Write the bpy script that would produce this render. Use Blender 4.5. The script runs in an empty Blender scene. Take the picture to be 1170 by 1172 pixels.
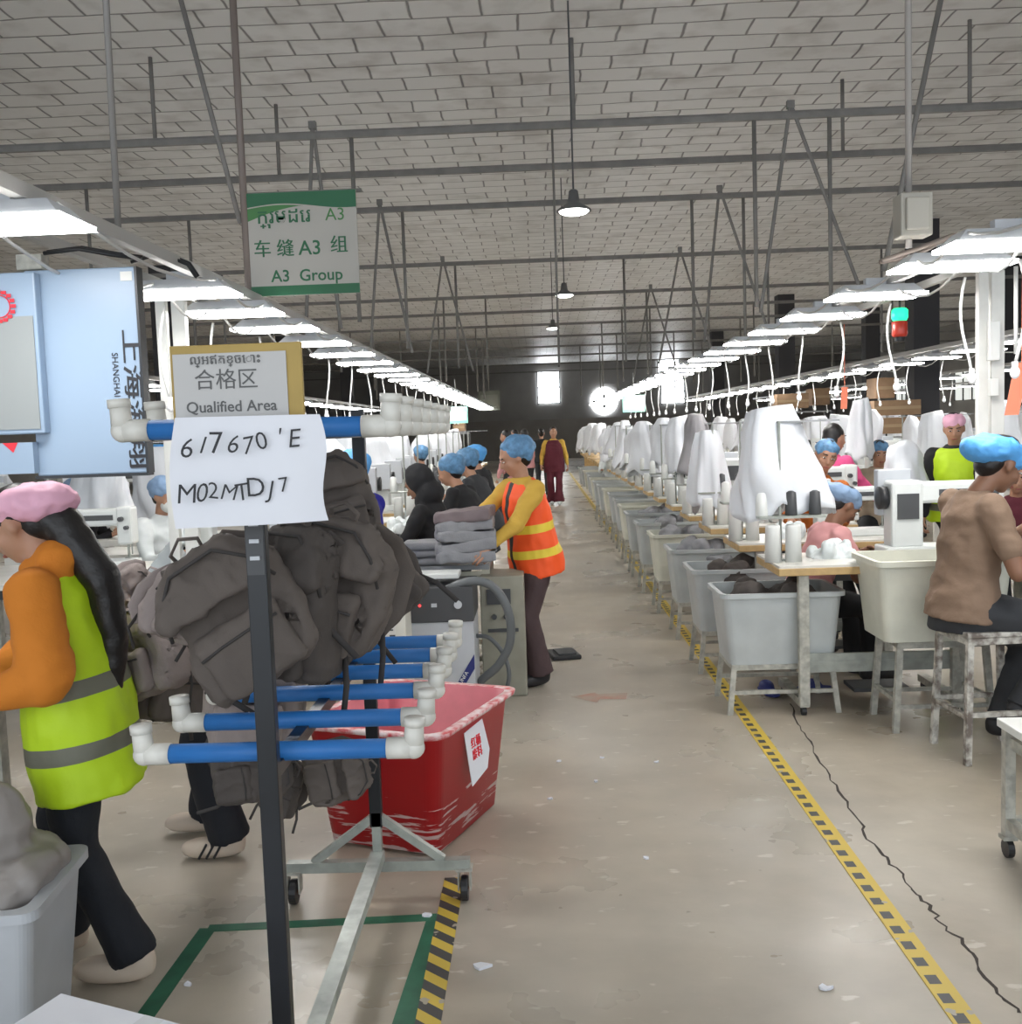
import bpy, math, random
from mathutils import Vector as V, Matrix as Mx, noise as NZ
random.seed(7)
sc = bpy.context.scene
col = sc.collection
PI = math.pi
R = math.radians

# ------------------------------------------------------------------ camera
F = 1170.0
CAMZ = 1.58
yaw, pitch, roll = R(1.63), R(4.64), R(2.0)
cm = Mx.Rotation(yaw, 3, 'Z') @ Mx.Rotation(R(90) - pitch, 3, 'X') @ Mx.Rotation(-roll, 3, 'Z')
cd = bpy.data.cameras.new('camera'); cam = bpy.data.objects.new('camera', cd); col.objects.link(cam)
cam.matrix_world = Mx.Translation((0, 0, CAMZ)) @ cm.to_4x4()
cd.sensor_fit = 'HORIZONTAL'; cd.sensor_width = 36; cd.lens = 36 * F / 1170; cd.clip_start = .05; cd.clip_end = 200
sc.camera = cam
def ray(px, py): return cm @ V(((px - 585) / F, -(py - 586) / F, -1))
def at(px, py, Y):
    d = ray(px, py); return V((0, 0, CAMZ)) + d * (Y / d.y)
def fl(px, py, z=0.0):
    d = ray(px, py); return V((0, 0, CAMZ)) + d * ((z - CAMZ) / d.z)

# ------------------------------------------------------------------ materials
MATS = {}
def mat(name, c, rough=.6, metal=0, var=0, vscale=8, bump=0, bscale=60, c2=None, emit=0, spec=None, alpha=1, trans=0, wave=None, subs=0):
    if name in MATS: return MATS[name]
    m = bpy.data.materials.new(name); m.use_nodes = True; nt = m.node_tree; N = nt.nodes; L = nt.links
    p = N['Principled BSDF']; p.inputs['Base Color'].default_value = (*c, 1); p.inputs['Roughness'].default_value = rough
    p.inputs['Metallic'].default_value = metal
    if spec is not None: p.inputs['Specular IOR Level'].default_value = spec
    if alpha < 1: p.inputs['Alpha'].default_value = alpha
    if trans: p.inputs['Transmission Weight'].default_value = trans
    if subs: p.inputs['Subsurface Weight'].default_value = subs; p.inputs['Subsurface Radius'].default_value = (.01, .005, .003)
    if emit: p.inputs['Emission Color'].default_value = (*c, 1); p.inputs['Emission Strength'].default_value = emit
    tc = N.new('ShaderNodeTexCoord')
    if var or c2:
        n = N.new('ShaderNodeTexNoise'); n.inputs['Scale'].default_value = vscale; n.inputs['Detail'].default_value = 5
        L.new(tc.outputs['Object'], n.inputs['Vector'])
        r = N.new('ShaderNodeValToRGB'); r.color_ramp.elements[0].position = .38; r.color_ramp.elements[1].position = .64
        a = c2 if c2 else tuple(x * (1 - var) for x in c)
        r.color_ramp.elements[0].color = (*a, 1); r.color_ramp.elements[1].color = (*c, 1)
        L.new(n.outputs['Fac'], r.inputs['Fac']); L.new(r.outputs['Color'], p.inputs['Base Color'])
    if bump:
        n2 = N.new('ShaderNodeTexNoise'); n2.inputs['Scale'].default_value = bscale; n2.inputs['Detail'].default_value = 3
        L.new(tc.outputs['Object'], n2.inputs['Vector'])
        b = N.new('ShaderNodeBump'); b.inputs['Strength'].default_value = bump; b.inputs['Distance'].default_value = .01
        L.new(n2.outputs['Fac'], b.inputs['Height']); L.new(b.outputs['Normal'], p.inputs['Normal'])
    MATS[name] = m; return m

M_white = mat('white_paint', (.78, .78, .74), .4, var=.08)
M_wplas = mat('white_plastic', (.80, .81, .78), .35)
M_elbow = mat('pvc_offwhite', (.74, .72, .66), .38, var=.12, vscale=20)
M_blue = mat('blue_foam', (.022, .17, .50), .5, var=.1, vscale=10)
M_black = mat('black_metal', (.012, .014, .018), .35, var=.3)
M_blackp = mat('black_plastic', (.015, .015, .017), .45)
M_dgrey = mat('dark_grey', (.06, .062, .066), .5)
M_grey = mat('grey_paint', (.33, .34, .35), .45, var=.1)
M_lgrey = mat('light_grey', (.52, .54, .57), .4, var=.06)
M_steel = mat('greenish_steel', (.40, .42, .38), .4, metal=.2, var=.25, vscale=14)
M_frame = mat('old_cream_metal', (.50, .49, .43), .5, var=.35, vscale=25)
M_chip = mat('chipped_white_metal', (.62, .60, .54), .5, c2=(.16, .13, .11), vscale=22)
M_beam = mat('beam_steel', (.19, .182, .172), .55, var=.2)
M_rail = mat('rail_aluminium', (.50, .49, .47), .4, metal=.3)
M_wood = mat('yellow_wood_edge', (.56, .38, .17), .5, var=.15, vscale=18)
M_top = mat('laminate_top', (.74, .72, .66), .35, var=.08)
M_bin = mat('bin_grey_plastic', (.50, .53, .53), .45, var=.12, vscale=5)
M_bincream = mat('bin_cream_plastic', (.70, .70, .60), .45, var=.12, vscale=6)
M_cover = mat('white_cover', (.80, .82, .86), .55, bump=.35, bscale=14)
M_coverg = mat('grey_cover', (.27, .26, .27), .6, bump=.3, bscale=14)
M_red = mat('red_plastic', (.55, .012, .018), .4)
M_paper = mat('paper', (.74, .75, .80), .7, bump=.1, bscale=8)
M_paperg = mat('grey_paper', (.50, .49, .48), .7)
M_board = mat('kraft_gold', (.42, .29, .08), .6, var=.12)
M_bag = mat('taupe_bag', (.125, .103, .090), .85, var=.14, vscale=6, bump=.12, bscale=180)
M_bagl = mat('light_taupe_bag', (.30, .25, .235), .85, var=.12, vscale=6, bump=.2, bscale=180)
M_bagd = mat('dark_taupe_bag', (.080, .067, .060), .85, var=.14, vscale=6, bump=.12, bscale=180)
M_strap = mat('strap_dark', (.045, .04, .038), .8)
M_greyf = mat('grey_fabric', (.27, .27, .285), .85, var=.12, bump=.3, bscale=120)
M_skin = mat('skin', (.44, .235, .15), .5, subs=.08)
M_skind = mat('skin_tan', (.25, .125, .075), .5, subs=.08)
M_eye = mat('eye_dark', (.02, .012, .01), .2)
M_eyew = mat('eye_white', (.7, .68, .65), .3)
M_lip = mat('lip', (.32, .10, .08), .5)
M_hair = mat('black_hair', (.010, .008, .008), .42, bump=.15, bscale=120)
M_capb = mat('blue_cap', (.10, .38, .80), .6, bump=.4, bscale=30)
M_capbt = mat('blue_net_cap', (.13, .30, .52), .6, var=.35, vscale=30, bump=.4, bscale=40)
M_capgb = mat('greyish_blue_cap', (.22, .33, .50), .6, bump=.4, bscale=30)
M_capp = mat('pink_cap', (.80, .43, .56), .6, bump=.4, bscale=22)
M_orange = mat('orange_fleece', (.62, .20, .018), .85, bump=.25, bscale=60)
M_orange2 = mat('rust_shirt', (.48, .13, .02), .85, bump=.2, bscale=60)
M_mustard = mat('mustard_knit', (.58, .36, .055), .8, bump=.2, bscale=60)
M_lime = mat('lime_hivis', (.50, .72, .012), .6, bump=.15, bscale=40)
M_orhv = mat('orange_hivis', (.95, .10, .012), .6, bump=.15, bscale=40)
M_yband = mat('yellow_band', (.80, .60, .05), .5)
M_gband = mat('grey_reflective_band', (.16, .16, .12), .35)
M_tee = mat('brown_tee', (.235, .155, .105), .85, bump=.2, bscale=50)
M_pants = mat('black_trousers', (.010, .012, .018), .8, bump=.2, bscale=50)
M_grp = mat('charcoal_trousers', (.035, .037, .042), .8, var=.2)
M_brp = mat('brown_trousers', (.065, .038, .040), .75, bump=.2, bscale=50)
M_maroon = mat('maroon_cloth', (.10, .010, .022), .8)
M_pinks = mat('pink_shirt', (.62, .30, .30), .85)
M_hotpk = mat('hot_pink_shirt', (.72, .09, .25), .85)
M_royal = mat('royal_blue_shirt', (.012, .012, .28), .8)
M_whites = mat('white_shirt', (.72, .76, .76), .8)
M_blk = mat('black_cloth', (.012, .012, .014), .85)
M_shoe = mat('shoe_black', (.015, .014, .016), .5)
M_shoec = mat('shoe_cream', (.62, .52, .42), .6)
M_green = mat('sign_green', (.010, .105, .042), .5)
M_green2 = mat('sign_green_light', (.045, .17, .045), .5)
M_sign = mat('sign_face', (.36, .345, .31), .35)
M_carton = mat('carton_brown', (.30, .19, .11), .8, var=.12)
M_tagor = mat('orange_tag', (.85, .24, .14), .7)
M_posterb = mat('glossy_pale_blue', (.30, .40, .53), .3, var=.04, vscale=1.5)
M_redink = mat('red_ink', (.75, .03, .05), .6)
M_ink = mat('black_ink', (.02, .02, .025), .6)
M_inkg = mat('grey_ink', (.10, .10, .10), .6)
M_navy = mat('navy_stripe', (.02, .03, .16), .5)
M_grtape = mat('green_tape', (.02, .14, .075), .6, var=.3, vscale=10)
M_hose = mat('grey_hose', (.13, .14, .145), .5)
M_lamp = mat('lamp_glow', (1, .985, .96), .5, emit=30)
M_pend = mat('pendant_glow', (1, .985, .95), .5, emit=14)
M_bulb = mat('bulb_glass', (.9, .9, .9), .3, emit=.2)
M_win = mat('window_daylight', (.92, .96, 1), .5, emit=13)
M_grn = mat('green_signal', (.02, .9, .35), .3, emit=1.6)
M_redl = mat('red_signal', (.55, .05, .03), .3)
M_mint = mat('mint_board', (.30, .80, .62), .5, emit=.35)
M_cable = mat('white_cable', (.66, .66, .64), .5)
M_wall = mat('wall_grey', (.36, .35, .34), .9, var=.25, vscale=.5)
M_mach = mat('machine_white', (.74, .76, .74), .3, var=.05)
M_pink_in = mat('tub_faded_lit_inside', (.66, .16, .20), .45, var=.15, vscale=6)  # faded plastic inside the tub, with its lighting also put into the pink

# red tub with white scuffs
def scuffed(m):
    nt = m.node_tree; N = nt.nodes; L = nt.links; p = N['Principled BSDF']
    tc = N.new('ShaderNodeTexCoord'); mp = N.new('ShaderNodeMapping'); mp.inputs['Scale'].default_value = (3.5, 3.5, 40)
    n = N.new('ShaderNodeTexNoise'); n.inputs['Scale'].default_value = 1.6; n.inputs['Detail'].default_value = 4
    L.new(tc.outputs['Object'], mp.inputs['Vector']); L.new(mp.outputs['Vector'], n.inputs['Vector'])
    sx = N.new('ShaderNodeSeparateXYZ'); L.new(tc.outputs['Object'], sx.inputs[0])
    mr = N.new('ShaderNodeMapRange'); mr.inputs['From Min'].default_value = .06; mr.inputs['From Max'].default_value = .30
    mr.inputs['To Min'].default_value = .09; mr.inputs['To Max'].default_value = -.14
    L.new(sx.outputs['Z'], mr.inputs['Value'])
    ad = N.new('ShaderNodeMath'); ad.operation = 'ADD'; L.new(n.outputs['Fac'], ad.inputs[0]); L.new(mr.outputs['Result'], ad.inputs[1])
    r = N.new('ShaderNodeValToRGB'); r.color_ramp.elements[0].position = .60; r.color_ramp.elements[1].position = .63
    r.color_ramp.elements[0].color = (.50, .010, .016, 1); r.color_ramp.elements[1].color = (.80, .62, .62, 1)
    L.new(ad.outputs[0], r.inputs['Fac']); L.new(r.outputs['Color'], p.inputs['Base Color'])
scuffed(M_red)

def floor_mat():
    m = bpy.data.materials.new('concrete_floor'); m.use_nodes = True; nt = m.node_tree; N = nt.nodes; L = nt.links; p = N['Principled BSDF']
    tc = N.new('ShaderNodeTexCoord')
    def noise(s, d=6, sc3=(1, 1, 1), dist=0):
        mp = N.new('ShaderNodeMapping'); mp.inputs['Scale'].default_value = sc3
        n = N.new('ShaderNodeTexNoise'); n.inputs['Scale'].default_value = s; n.inputs['Detail'].default_value = d; n.inputs['Distortion'].default_value = dist
        L.new(tc.outputs['Object'], mp.inputs[0]); L.new(mp.outputs[0], n.inputs['Vector']); return n
    def ramp(src, a, b, c0, c1):
        r = N.new('ShaderNodeValToRGB'); r.color_ramp.elements[0].position = a; r.color_ramp.elements[1].position = b
        r.color_ramp.elements[0].color = (*c0, 1); r.color_ramp.elements[1].color = (*c1, 1); L.new(src, r.inputs['Fac']); return r
    def mix(a, b, fac, mode='MIX'):
        x = N.new('ShaderNodeMix'); x.data_type = 'RGBA'; x.blend_type = mode
        L.new(a, x.inputs[6]); L.new(b, x.inputs[7])
        if isinstance(fac, float): x.inputs[0].default_value = fac
        else: L.new(fac, x.inputs[0])
        return x.outputs[2]
    a = ramp(noise(.9, 8, (1, 1, 1), .6).outputs['Fac'], .35, .68, (.38, .325, .25), (.52, .46, .37))
    b = ramp(noise(5, 8).outputs['Fac'], .3, .75, (.70, .70, .70), (1, 1, 1))
    c = mix(a.outputs[0], b.outputs[0], .55, 'MULTIPLY')
    g = N.new('ShaderNodeRGB'); g.outputs[0].default_value = (.47, .47, .46, 1)
    f = ramp(noise(.5, 4, (1, .5, 1), .3).outputs['Fac'], .42, .8, (0, 0, 0), (.6, .6, .6))
    c = mix(c, g.outputs[0], f.outputs[0])
    sp = ramp(noise(12, 5, (.7, 1.5, 1)).outputs['Fac'], .645, .70, (0, 0, 0), (.5, .5, .5))
    w = N.new('ShaderNodeRGB'); w.outputs[0].default_value = (.68, .65, .58, 1)
    c = mix(c, w.outputs[0], sp.outputs[0])
    dk = ramp(noise(17, 2).outputs['Fac'], .20, .26, (.45, .45, .45), (0, 0, 0))
    k = N.new('ShaderNodeRGB'); k.outputs[0].default_value = (.10, .085, .07, 1)
    c = mix(c, k.outputs[0], dk.outputs[0])
    L.new(c, p.inputs['Base Color'])
    rr = ramp(noise(1.6, 5).outputs['Fac'], .3, .7, (.22,) * 3, (.42,) * 3); L.new(rr.outputs[0], p.inputs['Roughness'])
    bm = N.new('ShaderNodeBump'); bm.inputs['Strength'].default_value = .12; bm.inputs['Distance'].default_value = .01
    L.new(noise(9, 6).outputs['Fac'], bm.inputs['Height']); L.new(bm.outputs[0], p.inputs['Normal'])
    return m
M_floor = floor_mat()

def ceil_mat():
    m = bpy.data.materials.new('foil_brick_ceiling'); m.use_nodes = True; nt = m.node_tree; N = nt.nodes; L = nt.links; p = N['Principled BSDF']
    tc = N.new('ShaderNodeTexCoord'); n = N.new('ShaderNodeTexNoise'); n.inputs['Scale'].default_value = 1.3; n.inputs['Detail'].default_value = 3
    L.new(tc.outputs['Object'], n.inputs['Vector'])
    sc_ = N.new('ShaderNodeVectorMath'); sc_.operation = 'SCALE'; sc_.inputs['Scale'].default_value = .10; L.new(n.outputs['Color'], sc_.inputs[0])
    ad = N.new('ShaderNodeVectorMath'); L.new(tc.outputs['Object'], ad.inputs[0]); L.new(sc_.outputs[0], ad.inputs[1])
    b = N.new('ShaderNodeTexBrick'); b.inputs['Scale'].default_value = 1; b.inputs['Brick Width'].default_value = .54; b.inputs['Row Height'].default_value = .33
    b.inputs['Mortar Size'].default_value = .015; b.inputs['Mortar Smooth'].default_value = .8; b.offset = .5
    b.inputs['Color1'].default_value = (.72, .715, .70, 1); b.inputs['Color2'].default_value = (.64, .635, .62, 1); b.inputs['Mortar'].default_value = (.20, .19, .185, 1)
    L.new(ad.outputs[0], b.inputs['Vector'])
    n2 = N.new('ShaderNodeTexNoise'); n2.inputs['Scale'].default_value = 2.6; n2.inputs['Detail'].default_value = 5; L.new(tc.outputs['Object'], n2.inputs['Vector'])
    r = N.new('ShaderNodeValToRGB'); r.color_ramp.elements[0].position = .3; r.color_ramp.elements[0].color = (.68, .66, .64, 1); r.color_ramp.elements[1].position = .5
    L.new(n2.outputs['Fac'], r.inputs['Fac'])
    mx = N.new('ShaderNodeMix'); mx.data_type = 'RGBA'; mx.blend_type = 'MULTIPLY'; mx.inputs[0].default_value = .8
    L.new(b.outputs['Color'], mx.inputs[6]); L.new(r.outputs[0], mx.inputs[7]); L.new(mx.outputs[2], p.inputs['Base Color'])
    p.inputs['Roughness'].default_value = .45; p.inputs['Metallic'].default_value = 0
    bm = N.new('ShaderNodeBump'); bm.inputs['Strength'].default_value = .6; bm.inputs['Distance'].default_value = .03; bm.invert = True
    L.new(b.outputs['Fac'], bm.inputs['Height']); L.new(bm.outputs[0], p.inputs['Normal'])
    return m
M_ceil = ceil_mat()

def hazard(name, diag, period=.1, c1=(.60, .43, .06), c2=(.05, .05, .05)):
    m = bpy.data.materials.new(name); m.use_nodes = True; nt = m.node_tree; N = nt.nodes; L = nt.links; p = N['Principled BSDF']; p.inputs['Roughness'].default_value = .5
    tc = N.new('ShaderNodeTexCoord'); sx = N.new('ShaderNodeSeparateXYZ'); L.new(tc.outputs['Object'], sx.inputs[0])
    def math_(op, a, b=None):
        q = N.new('ShaderNodeMath'); q.operation = op
        for i, v in enumerate((a, b)):
            if v is None: continue
            if isinstance(v, (int, float)): q.inputs[i].default_value = v
            else: L.new(v, q.inputs[i])
        return q.outputs[0]
    v = math_('ADD', sx.outputs['Y'], math_('MULTIPLY', sx.outputs['X'], diag))
    fr = math_('FRACT', math_('DIVIDE', math_('ADD', v, 50.0), period))
    st = math_('GREATER_THAN', fr, .5)
    if diag == 0.0:   # black blocks between two yellow borders
        inb = math_('LESS_THAN', math_('ABSOLUTE', math_('ADD', sx.outputs['X'], .008)), .017)
        st = math_('MULTIPLY', st, inb)
    n = N.new('ShaderNodeTexNoise'); n.inputs['Scale'].default_value = 14; L.new(tc.outputs['Object'], n.inputs['Vector'])
    wr = math_('GREATER_THAN', n.outputs['Fac'], .68)
    mx = N.new('ShaderNodeMix'); mx.data_type = 'RGBA'; mx.inputs[6].default_value = (*c1, 1); mx.inputs[7].default_value = (*c2, 1); L.new(st, mx.inputs[0])
    m2 = N.new('ShaderNodeMix'); m2.data_type = 'RGBA'; L.new(mx.outputs[2], m2.inputs[6]); m2.inputs[7].default_value = (.38, .34, .27, 1); L.new(wr, m2.inputs[0])
    L.new(m2.outputs[2], p.inputs['Base Color']); return m
M_hazR = hazard('hazard_blocks', 0.0, .095)
M_hazL = hazard('hazard_diagonal', .9, .10)

# ------------------------------------------------------------------ mesh builder
class MB:
    def __init__(s): s.v = []; s.f = []; s.m = []
    def add(s, vs, fs, mi=0, M=None):
        b = len(s.v)
        s.v += [M @ V(p) for p in vs] if M else [V(p) for p in vs]
        s.f += [[i + b for i in f] for f in fs]; s.m += [mi] * len(fs); return s
    def box(s, c, d, mi=0, M=None, taper=1.0):
        x, y, z = d[0] / 2, d[1] / 2, d[2] / 2; t = taper
        vs = [(-x * t, -y * t, -z), (x * t, -y * t, -z), (x * t, y * t, -z), (-x * t, y * t, -z), (-x, -y, z), (x, -y, z), (x, y, z), (-x, y, z)]
        vs = [V(p) + V(c) for p in vs]
        return s.add(vs, [(3, 2, 1, 0), (4, 5, 6, 7), (0, 1, 5, 4), (1, 2, 6, 5), (2, 3, 7, 6), (3, 0, 4, 7)], mi, M)
    def bar(s, a, b, w, h=None, mi=0):
        a, b = V(a), V(b); h = h or w; d = (b - a); L_ = d.length; z = d.normalized()
        x = z.cross(V((0, 0, 1))) if abs(z.z) < .95 else V((1, 0, 0)) if abs(z.x) < .5 else V((0, 1, 0))
        x.normalize(); y = z.cross(x)
        M = Mx((x, y, z)).transposed().to_4x4(); M.translation = (a + b) / 2
        return s.box((0, 0, 0), (w, h, L_), mi, M)
    def tube(s, pts, r, n=8, mi=0, cap=True, flat=None, up=None):
        pts = [V(p) for p in pts]; k = len(pts); rs = r if isinstance(r, (list, tuple)) else [r] * k
        vs = []; prev = None
        for i, p in enumerate(pts):
            t = (pts[min(i + 1, k - 1)] - pts[max(i - 1, 0)]).normalized()
            if prev is None:
                x = V(up) if up else (V((0, 0, 1)) if abs(t.z) < .9 else V((1, 0, 0)))
            else: x = prev
            x = (x - t * x.dot(t)).normalized(); prev = x; y = t.cross(x)
            for j in range(n):
                a = 2 * PI * j / n; fx = flat if flat else 1
                vs.append(p + x * math.cos(a) * rs[i] * fx + y * math.sin(a) * rs[i])
        fs = [(i * n + j, i * n + (j + 1) % n, (i + 1) * n + (j + 1) % n, (i + 1) * n + j) for i in range(k - 1) for j in range(n)]
        if cap: fs += [tuple(range(n - 1, -1, -1)), tuple((k - 1) * n + j for j in range(n))]
        return s.add(vs, fs, mi)
    def ell(s, c, r, mi=0, M=None, n=14, k=9, e=1.0):
        r = (r, r, r) if isinstance(r, (int, float)) else r; vs = []
        sg = lambda a, q: math.copysign(abs(a) ** q, a)
        vs.append((0, 0, -r[2]))
        for i in range(1, k):
            ph = -PI / 2 + PI * i / k
            for j in range(n):
                th = 2 * PI * j / n
                vs.append((r[0] * sg(math.cos(ph), e) * sg(math.cos(th), e), r[1] * sg(math.cos(ph), e) * sg(math.sin(th), e), r[2] * sg(math.sin(ph), e)))
        vs.append((0, 0, r[2]))
        fs = [(0, 1 + (j + 1) % n, 1 + j) for j in range(n)]
        for i in range(k - 2):
            for j in range(n):
                a = 1 + i * n + j; b = 1 + i * n + (j + 1) % n; fs.append((a, b, b + n, a + n))
        t = len(vs) - 1; o = 1 + (k - 2) * n
        fs += [(o + j, o + (j + 1) % n, t) for j in range(n)]
        vs = [V(p) + V(c) for p in vs]
        return s.add(vs, fs, mi, M)
    def cap(s, a, b, ra, rb=None, mi=0, M=None):       # tapered capsule
        rb = rb if rb is not None else ra; a, b = V(a), V(b)
        if M: a, b = M @ a, M @ b
        s.ell(a, ra, mi, n=12, k=8); s.ell(b, rb, mi, n=12, k=8); return s.tube([a, b], [ra, rb], 12, mi)
    def lathe(s, prof, n=16, mi=0, M=None, c=(0, 0, 0)):
        vs = []; fs = []; k = len(prof)
        for r, z in prof:
            for j in range(n):
                a = 2 * PI * j / n; vs.append((c[0] + r * math.cos(a), c[1] + r * math.sin(a), c[2] + z))
        fs = [(i * n + j, i * n + (j + 1) % n, (i + 1) * n + (j + 1) % n, (i + 1) * n + j) for i in range(k - 1) for j in range(n)]
        fs += [tuple(range(n - 1, -1, -1)), tuple((k - 1) * n + j for j in range(n))]
        return s.add(vs, fs, mi, M)
    def loft(s, rings, n=20, mi=0, M=None, e=1.0):     # rings (z, rx, ry, cx, cy)
        vs = []; k = len(rings); sg = lambda a: math.copysign(abs(a) ** e, a)
        for z, rx, ry, cx, cy in rings:
            for j in range(n):
                a = 2 * PI * j / n; vs.append((cx + rx * sg(math.cos(a)), cy + ry * sg(math.sin(a)), z))
        fs = [(i * n + j, i * n + (j + 1) % n, (i + 1) * n + (j + 1) % n, (i + 1) * n + j) for i in range(k - 1) for j in range(n)]
        fs += [tuple(range(n - 1, -1, -1)), tuple((k - 1) * n + j for j in range(n))]
        return s.add(vs, fs, mi, M)
    def mesh(s, name, mats, smooth=False):
        me = bpy.data.meshes.new(name); me.from_pydata([tuple(p) for p in s.v], [], s.f); me.validate()
        for m in (mats if isinstance(mats, (list, tuple)) else [mats]): me.materials.append(m)
        if len(me.polygons) == len(s.m): me.polygons.foreach_set('material_index', s.m)
        if smooth: me.polygons.foreach_set('use_smooth', [True] * len(me.polygons))
        me.update(); return me
    def build(s, name, mats, parent=None, smooth=False, bevel=0, loc=None, rz=0):
        o = bpy.data.objects.new(name, s.mesh(name, mats, smooth)); col.objects.link(o)
        if parent: o.parent = parent
        if loc is not None: o.location = loc
        if rz: o.rotation_euler = (0, 0, rz)
        if bevel:
            b = o.modifiers.new('bevel', 'BEVEL'); b.width = bevel; b.segments = 2; b.limit_method = 'ANGLE'
        if smooth and bevel == 0 and smooth == 'auto': pass
        return o
    def blob(s, name, mats, parent=None, vox=.012, smooth=4, amp=0, freq=10, fn=None, extra=None, aniso=(1, 1, 1), seed=0):
        tmp = bpy.data.objects.new('tmp', s.mesh('tmp', mats)); col.objects.link(tmp)
        r = tmp.modifiers.new('r', 'REMESH'); r.mode = 'VOXEL'; r.voxel_size = vox
        if smooth:
            q = tmp.modifiers.new('s', 'SMOOTH'); q.iterations = smooth; q.factor = .5
        dg = bpy.context.evaluated_depsgraph_get(); ev = tmp.evaluated_get(dg); me = bpy.data.meshes.new_from_object(ev)
        bpy.data.objects.remove(tmp)
        if amp:
            sd = V((seed * 3.1, seed * 1.7, seed))
            for v in me.vertices:
                p = V((v.co.x * aniso[0], v.co.y * aniso[1], v.co.z * aniso[2])) * freq + sd
                v.co += v.normal * (NZ.noise(p) * amp + NZ.noise(p * 2.3) * amp * .45)
        me.materials.clear()
        for m in (mats if isinstance(mats, (list, tuple)) else [mats]): me.materials.append(m)
        mi = [fn(p.center) if fn else 0 for p in me.polygons]
        if extra:
            vs = [tuple(v.co) for v in me.vertices] ; fs = [tuple(p.vertices) for p in me.polygons]; b = len(vs)
            vs += [tuple(p) for p in extra.v]; fs += [tuple(i + b for i in f) for f in extra.f]; mi += extra.m
            me2 = bpy.data.meshes.new(name); me2.from_pydata(vs, [], fs)
            for m in me.materials: me2.materials.append(m)
            me = me2
        me.polygons.foreach_set('material_index', mi)
        me.polygons.foreach_set('use_smooth', [True] * len(me.polygons)); me.name = name; me.update()
        o = bpy.data.objects.new(name, me); col.objects.link(o)
        if parent: o.parent = parent
        return o

def tag(o, label=None, cat=None, group=None, kind=None):
    if label: o['label'] = label
    if cat: o['category'] = cat
    if group: o['group'] = group
    if kind: o['kind'] = kind
    return o
def thing(name, label, cat, loc=(0, 0, 0), rz=0, group=None):
    o = bpy.data.objects.new(name, None); col.objects.link(o); o.empty_display_size = .1
    o.location = loc; o.rotation_euler = (0, 0, rz); return tag(o, label, cat, group)
def dup(root, loc, rz=0, label=None, group=None, scale=None):
    r = root.copy(); col.objects.link(r); r.location = loc; r.rotation_euler = (0, 0, rz)
    if scale: r.scale = scale
    if label: r['label'] = label
    if group: r['group'] = group
    for ch in list(root.children):
        c = ch.copy(); col.objects.link(c); c.parent = r
        for g in list(ch.children):
            d = g.copy(); col.objects.link(d); d.parent = c
    return r
USED = set()
def first_or(root, loc, rz=0, label=None, group=None, scale=None):
    if root.name in USED: return dup(root, loc, rz, label, group, scale)
    USED.add(root.name); root.location = loc; root.rotation_euler = (0, 0, rz)
    if scale: root.scale = scale
    if label: root['label'] = label
    if group: root['group'] = group
    return root
ORD = ['nearest', 'second', 'third', 'fourth', 'fifth', 'sixth', 'seventh', 'eighth', 'ninth', 'tenth', 'eleventh', 'twelfth',
       'thirteenth', 'fourteenth', 'fifteenth', 'sixteenth', 'seventeenth', 'eighteenth', 'nineteenth', 'twentieth']
def text(body, size, parent, M, matl, name='lettering', ext=.0006, bold=0, sx=1.0):
    c = bpy.data.curves.new('t', 'FONT'); c.body = body; c.size = size; c.extrude = ext; wide = bold * .8 if any(ord(ch) > 0x1000 for ch in body) else 0; c.offset = 0 if wide or any(ord(ch) > 0x1000 for ch in body) else bold; c.align_x = 'CENTER'; c.align_y = 'CENTER'
    c.resolution_u = 3
    t = bpy.data.objects.new('t', c); col.objects.link(t)
    dg = bpy.context.evaluated_depsgraph_get(); me = bpy.data.meshes.new_from_object(t.evaluated_get(dg)); bpy.data.objects.remove(t)
    if wide:            # heavier strokes for dense scripts: the same glyphs laid three times, a hair apart
        vs = []; fs = []
        for k_, dx in enumerate((-wide, 0, wide)):
            b = len(vs); vs += [(v.co.x + dx, v.co.y, v.co.z + k_ * .0007) for v in me.vertices]; fs += [tuple(i + b for i in p.vertices) for p in me.polygons]
        me = bpy.data.meshes.new(name); me.from_pydata(vs, [], fs)
    me.materials.clear(); me.materials.append(matl)
    me.transform(M @ Mx.Diagonal((sx, 1, 1, 1)))
    o = bpy.data.objects.new(name, me); col.objects.link(o); o.parent = parent; return o
FRONT = Mx.Rotation(R(90), 4, 'X')       # text facing -Y

# ------------------------------------------------------------------ structure
XL, XR, YF, YB, HC = -15.0, 15.0, 52.0, -4.0, CAMZ + 3.2
def struct(mb, name, m, **k):
    o = mb.build(name, m, **k); o['kind'] = 'structure'; return o
struct(MB().box((0, (YF + YB) / 2, -.1), (XR - XL + .4, YF - YB, .2)), 'floor', M_floor)
struct(MB().box((0, (YF + YB) / 2, HC + .05), (XR - XL + .4, YF - YB, .1)), 'ceiling', M_ceil)
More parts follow.
